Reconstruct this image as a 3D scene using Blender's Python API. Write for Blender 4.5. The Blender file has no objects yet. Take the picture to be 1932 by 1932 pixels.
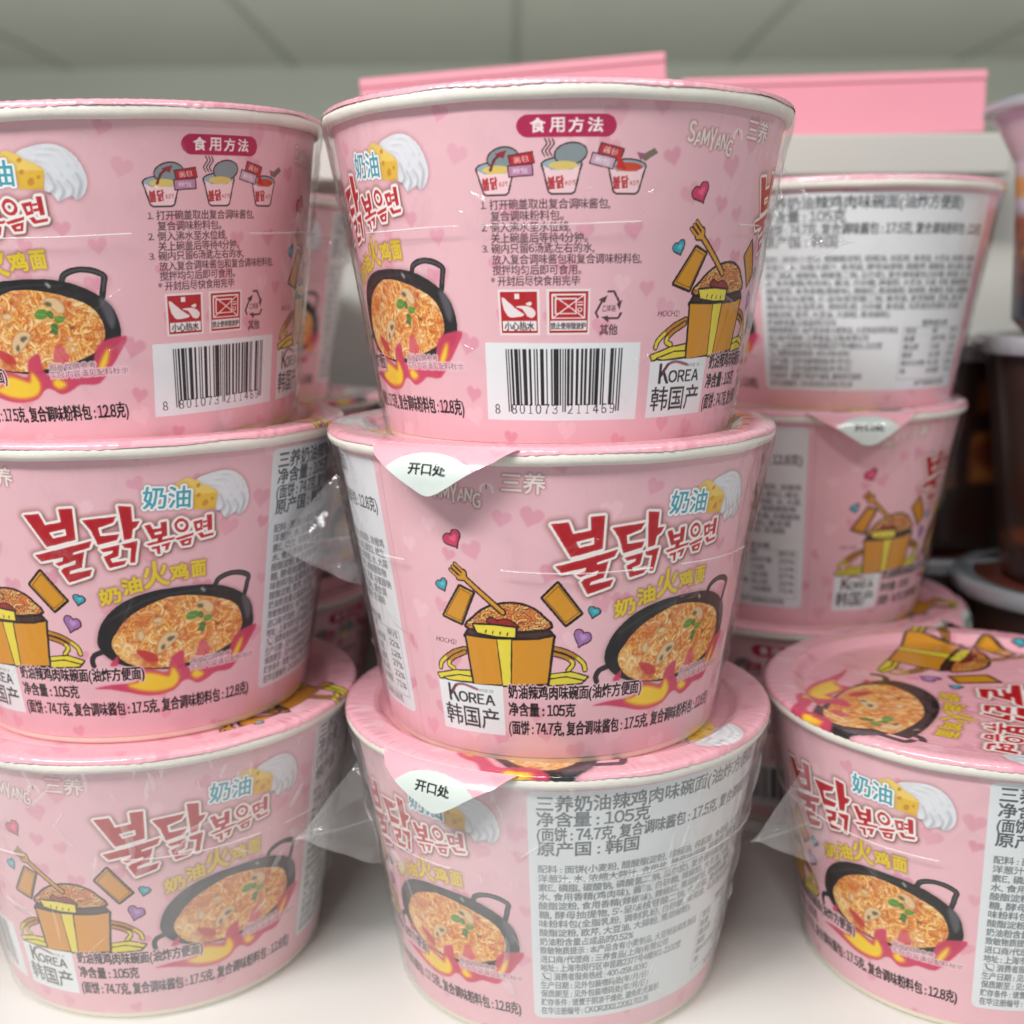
import bpy, math, random
import numpy as np
from mathutils import Matrix, noise, Vector

# ------------------------------------------------------------------ camera, world, lights, exposure
scene = bpy.context.scene
COL = scene.collection
CAM_H = 0.2363
cam_data = bpy.data.cameras.new("camera")
cam = bpy.data.objects.new("camera", cam_data)
COL.objects.link(cam)
PITCH, ROLL, FPX = 0.1887, -0.0102, 2203.6
cam.location = (0, 0, CAM_H)
cam.rotation_euler = (Matrix.Rotation(math.pi / 2 - PITCH, 3, 'X') @ Matrix.Rotation(ROLL, 3, 'Z')).to_euler()
cam_data.sensor_width = 36
cam_data.lens = 36 * FPX / 1932
cam_data.clip_start, cam_data.clip_end = 0.01, 60
cam_data.dof.use_dof = True
cam_data.dof.focus_distance = 0.335
cam_data.dof.aperture_fstop = 9.5
scene.camera = cam

world = bpy.data.worlds.new("World")
scene.world = world
world.use_nodes = True
bg = world.node_tree.nodes["Background"]
bg.inputs[1].default_value = 0.42
wt = world.node_tree                    # the shop behind the camera: a soft patchwork of pale and dim areas
w_tc = wt.nodes.new("ShaderNodeTexCoord")
w_n = wt.nodes.new("ShaderNodeTexNoise")
w_n.inputs["Scale"].default_value = 3.4
w_n.inputs["Detail"].default_value = 3
w_r = wt.nodes.new("ShaderNodeMapRange")
for k, v in (("From Min", .42), ("From Max", .60), ("To Min", .45), ("To Max", 1.55)):
    w_r.inputs[k].default_value = v
w_m = wt.nodes.new("ShaderNodeVectorMath")
w_m.operation = 'SCALE'
w_m.inputs[0].default_value = (0.95, 0.98, 1.0)
wt.links.new(w_tc.outputs["Generated"], w_n.inputs["Vector"])
wt.links.new(w_n.outputs["Fac"], w_r.inputs["Value"])
wt.links.new(w_r.outputs["Result"], w_m.inputs["Scale"])
wt.links.new(w_m.outputs["Vector"], bg.inputs[0])


def area(name, loc, target, sx, sy, power, col=(1, 1, 1)):
    ld = bpy.data.lights.new(name, 'AREA')
    ld.shape = 'RECTANGLE'
    ld.size, ld.size_y, ld.energy, ld.color = sx, sy, power, col
    o = bpy.data.objects.new(name, ld)
    COL.objects.link(o)
    o.location = loc
    o.rotation_euler = (Vector(target) - Vector(loc)).to_track_quat('-Z', 'Y').to_euler()
    return o


area("front_strip_lamp", (-0.78, -0.30, 1.10), (0, 0.40, 0.16), 0.6, 0.12, 11.0, (1.0, 0.985, 0.96))
area("front_strip_lamp", (0.70, -0.30, 1.10), (0, 0.40, 0.16), 0.6, 0.12, 3.6, (1.0, 0.985, 0.96))
area("front_strip_lamp", (-0.34, -0.42, 1.12), (0, 0.40, 0.16), 0.7, 0.08, 10.5, (1.0, 0.985, 0.96))
area("ceiling_fill", (0, 5.6, 0.2), (0, 7.6, 1.9), 9, 2, 54, (1.0, 1.0, 0.95))  # added unseen fill, aimed up to brighten the far ceiling and wall
vs = scene.view_settings
vs.view_transform, vs.look, vs.exposure, vs.gamma, vs.use_curve_mapping = 'Standard', 'None', 0.0, 1.0, False
scene.cycles.use_denoising = True
scene.cycles.max_bounces = 10
scene.cycles.transparent_max_bounces = 24
scene.cycles.caustics_reflective = False
scene.cycles.caustics_refractive = False

# ------------------------------------------------------------------ helpers
MM = 0.001


def lin(c):
    c = np.asarray(c, dtype=np.float64)
    return np.where(c <= 0.04045, c / 12.92, ((c + 0.055) / 1.055) ** 2.4)


def S(r, g, b):
    return tuple(float(v) for v in lin(np.array([r, g, b]) / 255.0))


def material(name, color=None, rough=0.5, spec=0.5, attr=None, coat=0.0, bump=None, metal=0.0, mottling=None):
    m = bpy.data.materials.new(name)
    m.use_nodes = True
    nt = m.node_tree
    p = nt.nodes["Principled BSDF"]
    p.inputs["Roughness"].default_value = rough
    p.inputs["Specular IOR Level"].default_value = spec
    p.inputs["Metallic"].default_value = metal
    p.inputs["Coat Weight"].default_value = coat
    p.inputs["Coat Roughness"].default_value = 0.07
    src = None
    if attr:
        a = nt.nodes.new("ShaderNodeAttribute")
        a.attribute_name = attr
        src = a.outputs["Color"]
    elif color:
        p.inputs["Base Color"].default_value = (*color, 1)
    if mottling:
        sc, amt = mottling
        tc = nt.nodes.new("ShaderNodeTexCoord")
        n = nt.nodes.new("ShaderNodeTexNoise")
        n.inputs["Scale"].default_value = sc
        n.inputs["Detail"].default_value = 6
        nt.links.new(tc.outputs["Object"], n.inputs["Vector"])
        r = nt.nodes.new("ShaderNodeMapRange")
        r.inputs["To Min"].default_value = 1 - amt
        r.inputs["To Max"].default_value = 1 + amt
        nt.links.new(n.outputs["Fac"], r.inputs["Value"])
        mx = nt.nodes.new("ShaderNodeVectorMath")
        mx.operation = 'SCALE'
        if src:
            nt.links.new(src, mx.inputs[0])
        else:
            mx.inputs[0].default_value = color
        nt.links.new(r.outputs["Result"], mx.inputs["Scale"])
        src = mx.outputs["Vector"]
    if src:
        nt.links.new(src, p.inputs["Base Color"])
    if bump:
        sc, dist = bump
        tc = nt.nodes.new("ShaderNodeTexCoord")
        n = nt.nodes.new("ShaderNodeTexNoise")
        n.inputs["Scale"].default_value = sc
        n.inputs["Detail"].default_value = 4
        nt.links.new(tc.outputs["Object"], n.inputs["Vector"])
        b = nt.nodes.new("ShaderNodeBump")
        b.inputs["Strength"].default_value = 1.0
        b.inputs["Distance"].default_value = dist
        nt.links.new(n.outputs["Fac"], b.inputs["Height"])
        nt.links.new(b.outputs["Normal"], p.inputs["Normal"])
        if coat:
            nt.links.new(b.outputs["Normal"], p.inputs["Coat Normal"])
    return m


def film_material(name, haze, tint=(0.93, 0.95, 0.97)):
    """clear shrink film: mostly see-through, glossy by fresnel, a little milky"""
    m = bpy.data.materials.new(name)
    m.use_nodes = True
    nt = m.node_tree
    nt.nodes.remove(nt.nodes["Principled BSDF"])
    out = nt.nodes["Material Output"]
    tr = nt.nodes.new("ShaderNodeBsdfTransparent")
    df = nt.nodes.new("ShaderNodeBsdfDiffuse")
    df.inputs[0].default_value = (*tint, 1)
    gl = nt.nodes.new("ShaderNodeBsdfGlossy")
    gl.inputs["Roughness"].default_value = 0.06
    fr = nt.nodes.new("ShaderNodeFresnel")
    geo = nt.nodes.new("ShaderNodeNewGeometry")          # a thin sheet: the same fresnel from both sides
    ior = nt.nodes.new("ShaderNodeMapRange")
    ior.inputs["To Min"].default_value = 1.37
    ior.inputs["To Max"].default_value = 1 / 1.37
    nt.links.new(geo.outputs["Backfacing"], ior.inputs["Value"])
    nt.links.new(ior.outputs["Result"], fr.inputs["IOR"])
    tc = nt.nodes.new("ShaderNodeTexCoord")
    mp = nt.nodes.new("ShaderNodeMapping")
    mp.inputs["Scale"].default_value = (1, 1, 0.35)
    nz = nt.nodes.new("ShaderNodeTexNoise")
    nz.inputs["Scale"].default_value = 70
    nz.inputs["Detail"].default_value = 5
    nz.inputs["Distortion"].default_value = 0.9
    bp = nt.nodes.new("ShaderNodeBump")
    bp.inputs["Strength"].default_value = 0.9
    bp.inputs["Distance"].default_value = 0.0012
    L = nt.links.new
    L(tc.outputs["Object"], mp.inputs["Vector"])
    L(mp.outputs["Vector"], nz.inputs["Vector"])
    L(nz.outputs["Fac"], bp.inputs["Height"])
    L(bp.outputs["Normal"], gl.inputs["Normal"])
    L(bp.outputs["Normal"], fr.inputs["Normal"])
    # haze comes in soft patches
    n2 = nt.nodes.new("ShaderNodeTexNoise")
    n2.inputs["Scale"].default_value = 28
    n2.inputs["Detail"].default_value = 3
    L(mp.outputs["Vector"], n2.inputs["Vector"])
    mr = nt.nodes.new("ShaderNodeMapRange")
    mr.inputs["From Min"].default_value = 0.3
    mr.inputs["From Max"].default_value = 0.75
    mr.inputs["To Min"].default_value = haze * 0.45
    mr.inputs["To Max"].default_value = haze * 1.6
    L(n2.outputs["Fac"], mr.inputs["Value"])
    m1 = nt.nodes.new("ShaderNodeMixShader")
    L(mr.outputs["Result"], m1.inputs[0])
    L(tr.outputs[0], m1.inputs[1])
    L(df.outputs[0], m1.inputs[2])
    m2 = nt.nodes.new("ShaderNodeMixShader")
    L(fr.outputs[0], m2.inputs[0])
    L(m1.outputs[0], m2.inputs[1])
    L(gl.outputs[0], m2.inputs[2])
    L(m2.outputs[0], out.inputs["Surface"])
    return m


def link(name, me, parent=None, mat=None):
    o = bpy.data.objects.new(name, me)
    COL.objects.link(o)
    if mat is not None and not me.materials:
        me.materials.append(mat)
    if parent is not None:
        o.parent = parent
    return o


def mesh_np(name, verts, quads, colors=None, smooth=True):
    me = bpy.data.meshes.new(name)
    n, f = len(verts), len(quads)
    k = quads.shape[1]
    me.vertices.add(n)
    me.vertices.foreach_set("co", np.ascontiguousarray(verts, dtype=np.float32).ravel())
    me.loops.add(f * k)
    me.loops.foreach_set("vertex_index", np.ascontiguousarray(quads, dtype=np.int32).ravel())
    me.polygons.add(f)
    me.polygons.foreach_set("loop_start", np.arange(0, f * k, k, dtype=np.int32))
    me.polygons.foreach_set("use_smooth", np.full(f, smooth, dtype=bool))
    if colors is not None:
        a = me.attributes.new("Col", 'FLOAT_COLOR', 'POINT')
        c = np.ones((n, 4), dtype=np.float32)
        c[:, :3] = lin(np.clip(colors, 0, 1))
        a.data.foreach_set("color", c.ravel())
    me.update(calc_edges=True)
    me.validate()
    return me


def lathe(name, prof, n=160, jitter=None):
    """closed ring surface from a profile of (r, z) in mm, outward facing when it runs bottom to top"""
    prof = np.array(prof, dtype=float)
    a = np.linspace(0, 2 * math.pi, n, endpoint=False)
    m = len(prof)
    R = np.repeat(prof[None, :, 0], n, 0)
    Z = np.repeat(prof[None, :, 1], n, 0)
    if jitter is not None:
        dR, dZ = jitter(a, prof)
        R, Z = R + dR, Z + dZ
    v = np.stack([R * np.sin(a)[:, None], -R * np.cos(a)[:, None], Z], -1).reshape(-1, 3) * MM
    i = np.arange(n)[:, None]
    j = np.arange(m - 1)[None, :]
    i2 = (i + 1) % n
    q = np.stack([i * m + j, i2 * m + j, i2 * m + j + 1, i * m + j + 1], -1).reshape(-1, 4)
    return mesh_np(name, v, q)


def box(name, x0, x1, y0, y1, z0, z1, bev=0.0):
    import bmesh
    bm = bmesh.new()
    bmesh.ops.create_cube(bm, size=1)
    for v in bm.verts:
        v.co = Vector(((x0 + x1) / 2 + v.co.x * (x1 - x0), (y0 + y1) / 2 + v.co.y * (y1 - y0), (z0 + z1) / 2 + v.co.z * (z1 - z0)))
    if bev:
        bmesh.ops.bevel(bm, geom=bm.edges[:], offset=bev, segments=3, affect='EDGES', profile=0.5)
    me = bpy.data.meshes.new(name)
    bm.to_mesh(me)
    bm.free()
    return me


def tag(o, label=None, cat=None, group=None, kind=None):
    if label:
        o["label"] = label
    if cat:
        o["category"] = cat
    if group:
        o["group"] = group
    if kind:
        o["kind"] = kind
    return o


def empty(name, loc, rz=0.0):
    o = bpy.data.objects.new(name, None)
    o.empty_display_size = 0.02
    COL.objects.link(o)
    o.location = loc
    o.rotation_euler = (0, 0, rz)
    return o


# ------------------------------------------------------------------ a small 2-D painter (numpy) for printed artwork
class Canvas:
    """sRGB picture with an id map; shapes come in pixel coordinates, y down"""

    def __init__(s, w, h, col):
        s.w, s.h = w, h
        s.a = np.empty((h, w, 3), dtype=np.float32)
        s.a[:] = np.array(col, dtype=np.float32) / 255.0
        s.id = np.zeros((h, w), dtype=np.int8)

    def mask(s, edges, pad=0, ss=3):
        """even-odd coverage of an edge soup (n,4); returns (x0, y0, float mask)"""
        e = np.asarray(edges, dtype=np.float64)
        x0 = max(0, int(math.floor(min(e[:, 0].min(), e[:, 2].min()))) - pad)
        x1 = min(s.w, int(math.ceil(max(e[:, 0].max(), e[:, 2].max()))) + pad + 1)
        y0 = max(0, int(math.floor(min(e[:, 1].min(), e[:, 3].min()))) - pad)
        y1 = min(s.h, int(math.ceil(max(e[:, 1].max(), e[:, 3].max()))) + pad + 1)
        if x1 <= x0 or y1 <= y0:
            return None
        W, H = (x1 - x0) * ss, (y1 - y0) * ss
        e = (e - np.array([x0, y0, x0, y0])) * ss
        flip = e[:, 1] > e[:, 3]
        e[flip] = e[flip][:, [2, 3, 0, 1]]
        ra = np.clip(np.ceil(e[:, 1] - 0.5).astype(int), 0, H)
        rb = np.clip(np.ceil(e[:, 3] - 0.5).astype(int), 0, H)
        cnt = rb - ra
        k = cnt > 0
        e, ra, cnt = e[k], ra[k], cnt[k]
        grid = np.zeros((H, W + 1), dtype=np.uint8)
        if len(e):
            idx = np.repeat(np.arange(len(e)), cnt)
            row = np.arange(cnt.sum()) - np.repeat(np.cumsum(cnt) - cnt, cnt) + ra[idx]
            t = (row + 0.5 - e[idx, 1]) / (e[idx, 3] - e[idx, 1])
            xc = e[idx, 0] + t * (e[idx, 2] - e[idx, 0])
            xi = np.clip(np.ceil(xc - 0.5).astype(int), 0, W)
            np.add.at(grid, (row, xi), 1)
        cov = (np.cumsum(grid[:, :W], axis=1) & 1).astype(np.float32)
        return x0, y0, cov.reshape(y1 - y0, ss, x1 - x0, ss).mean((1, 3))

    def comp(s, x0, y0, m, col, alpha=1.0, pid=None):
        h, w = m.shape
        m = m * alpha
        t = s.a[y0:y0 + h, x0:x0 + w]
        c = np.array(col, dtype=np.float32) / 255.0
        t += (c - t) * m[..., None]
        if pid is not None:
            s.id[y0:y0 + h, x0:x0 + w][m > 0.5] = pid

    def poly(s, polys, col, alpha=1.0, blur=0, grow=0, pid=None):
        r = s.mask(edges_of(polys), pad=int(blur * 3 + grow + 2))
        if r is None:
            return
        x, y, m = r
        if grow:
            m = dilate(m, grow)
        if blur:
            m = blurred(m, blur)
        s.comp(x, y, m, col, alpha, pid)

    def line(s, pts, width, col, alpha=1.0, blur=0, pid=None, closed=False):
        pts = np.asarray(pts, dtype=np.float64)
        if closed:
            pts = np.vstack([pts, pts[:1]])
        r = width / 2
        p = int(r + 2 + blur * 3)
        x0, y0 = max(0, int(pts[:, 0].min()) - p), max(0, int(pts[:, 1].min()) - p)
        x1, y1 = min(s.w, int(pts[:, 0].max()) + p + 1), min(s.h, int(pts[:, 1].max()) + p + 1)
        if x1 <= x0 or y1 <= y0:
            return
        yy, xx = np.mgrid[y0:y1, x0:x1].astype(np.float32)
        d = np.full(xx.shape, 1e9, dtype=np.float32)
        for (ax, ay), (bx, by) in zip(pts[:-1], pts[1:]):
            dx, dy = bx - ax, by - ay
            t = np.clip(((xx - ax) * dx + (yy - ay) * dy) / (dx * dx + dy * dy + 1e-9), 0, 1)
            d = np.minimum(d, (xx - ax - t * dx) ** 2 + (yy - ay - t * dy) ** 2)
        m = np.clip(r + 0.5 - np.sqrt(d), 0, 1)
        if blur:
            m = blurred(m, blur)
        s.comp(x0, y0, m, col, alpha, pid)


def edges_of(polys):
    out = []
    for p in polys:
        p = np.asarray(p, dtype=np.float64)
        out.append(np.hstack([p, np.roll(p, -1, 0)]))
    return np.vstack(out)


def blurred(m, r):
    r = max(1, int(round(r)))
    k = 2 * r + 1
    for _ in range(2):
        for ax in (0, 1):
            pw = [(0, 0), (0, 0)]
            pw[ax] = (r + 1, r)
            c = np.cumsum(np.pad(m, pw), axis=ax)
            n = m.shape[ax]
            m = (np.take(c, np.arange(k, k + n), axis=ax) - np.take(c, np.arange(0, n), axis=ax)) / k
    return m


def dilate(m, r):
    out = m.copy()
    h, w = m.shape
    offs = set()
    for rr in ([r] if r < 3 else [r, r * 0.66, r * 0.33]):
        for k in range(20):
            offs.add((int(round(rr * math.cos(k * math.pi / 10))), int(round(rr * math.sin(k * math.pi / 10)))))
    for dx, dy in offs:
        ys, yd = (slice(max(0, -dy), h - max(0, dy)), slice(max(0, dy), h - max(0, -dy)))
        xs, xd = (slice(max(0, -dx), w - max(0, dx)), slice(max(0, dx), w - max(0, -dx)))
        np.maximum(out[yd, xd], m[ys, xs], out=out[yd, xd])
    return out


_glyphs = {}


def one_glyph(ch):
    """outline edges (n,4) of a single character of the built-in font, size 1 em"""
    if ch in _glyphs:
        return _glyphs[ch]
    cu = bpy.data.curves.new("text", 'FONT')
    cu.body = ch
    cu.size = 1.0
    cu.resolution_u = 3
    o = bpy.data.objects.new("text", cu)
    COL.objects.link(o)
    dg = bpy.context.evaluated_depsgraph_get()
    ev = o.evaluated_get(dg)
    me = ev.to_mesh()
    nv, nl, ne = len(me.vertices), len(me.loops), len(me.edges)
    co = np.empty(nv * 3, dtype=np.float32)
    me.vertices.foreach_get("co", co)
    co = co.reshape(-1, 3)
    le = np.empty(nl, dtype=np.int32)
    me.loops.foreach_get("edge_index", le)
    ed = np.empty(ne * 2, dtype=np.int32)
    me.edges.foreach_get("vertices", ed)
    ed = ed.reshape(-1, 2)
    b = np.bincount(le, minlength=ne) == 1 if ne else np.zeros(0, dtype=bool)
    e = np.hstack([co[ed[b, 0], :2], co[ed[b, 1], :2]]).astype(np.float64) if ne else np.zeros((0, 4))
    ev.to_mesh_clear()
    bpy.data.objects.remove(o)
    bpy.data.curves.remove(cu)
    _glyphs[ch] = e
    return e


_lines = {}


def glyphs(txt):
    """a line of text: CJK on the em square, Latin letters and figures from the same face, set proportionally"""
    if txt in _lines:
        return _lines[txt]
    x, out = 0.0, []
    ref = one_glyph("国")
    em = (ref[:, [0, 2]].max() - ref[:, [0, 2]].min()) / 0.84
    for ch in txt:
        if ch == " ":
            x += .24 * em
            continue
        latin = ch.isascii() and ch.isalnum()
        e = one_glyph(chr(ord(ch) + 0xFEE0) if latin else ch).copy()
        if not len(e):
            continue
        lo, hi = e[:, [0, 2]].min(), e[:, [0, 2]].max()
        if ord(ch) > 0x2E80 and ch not in "。，":
            e[:, [0, 2]] += x
            x += em
        else:
            w = hi - lo
            if latin and ch.isdigit():
                adv, off = .56 * em, (.56 * em - w) / 2
            else:
                off = .05 * em
                adv = w + .10 * em
            e[:, [0, 2]] += x - lo + off
            x += adv
        out.append(e)
    r = np.vstack(out)
    _lines[txt] = r
    return r

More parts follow.
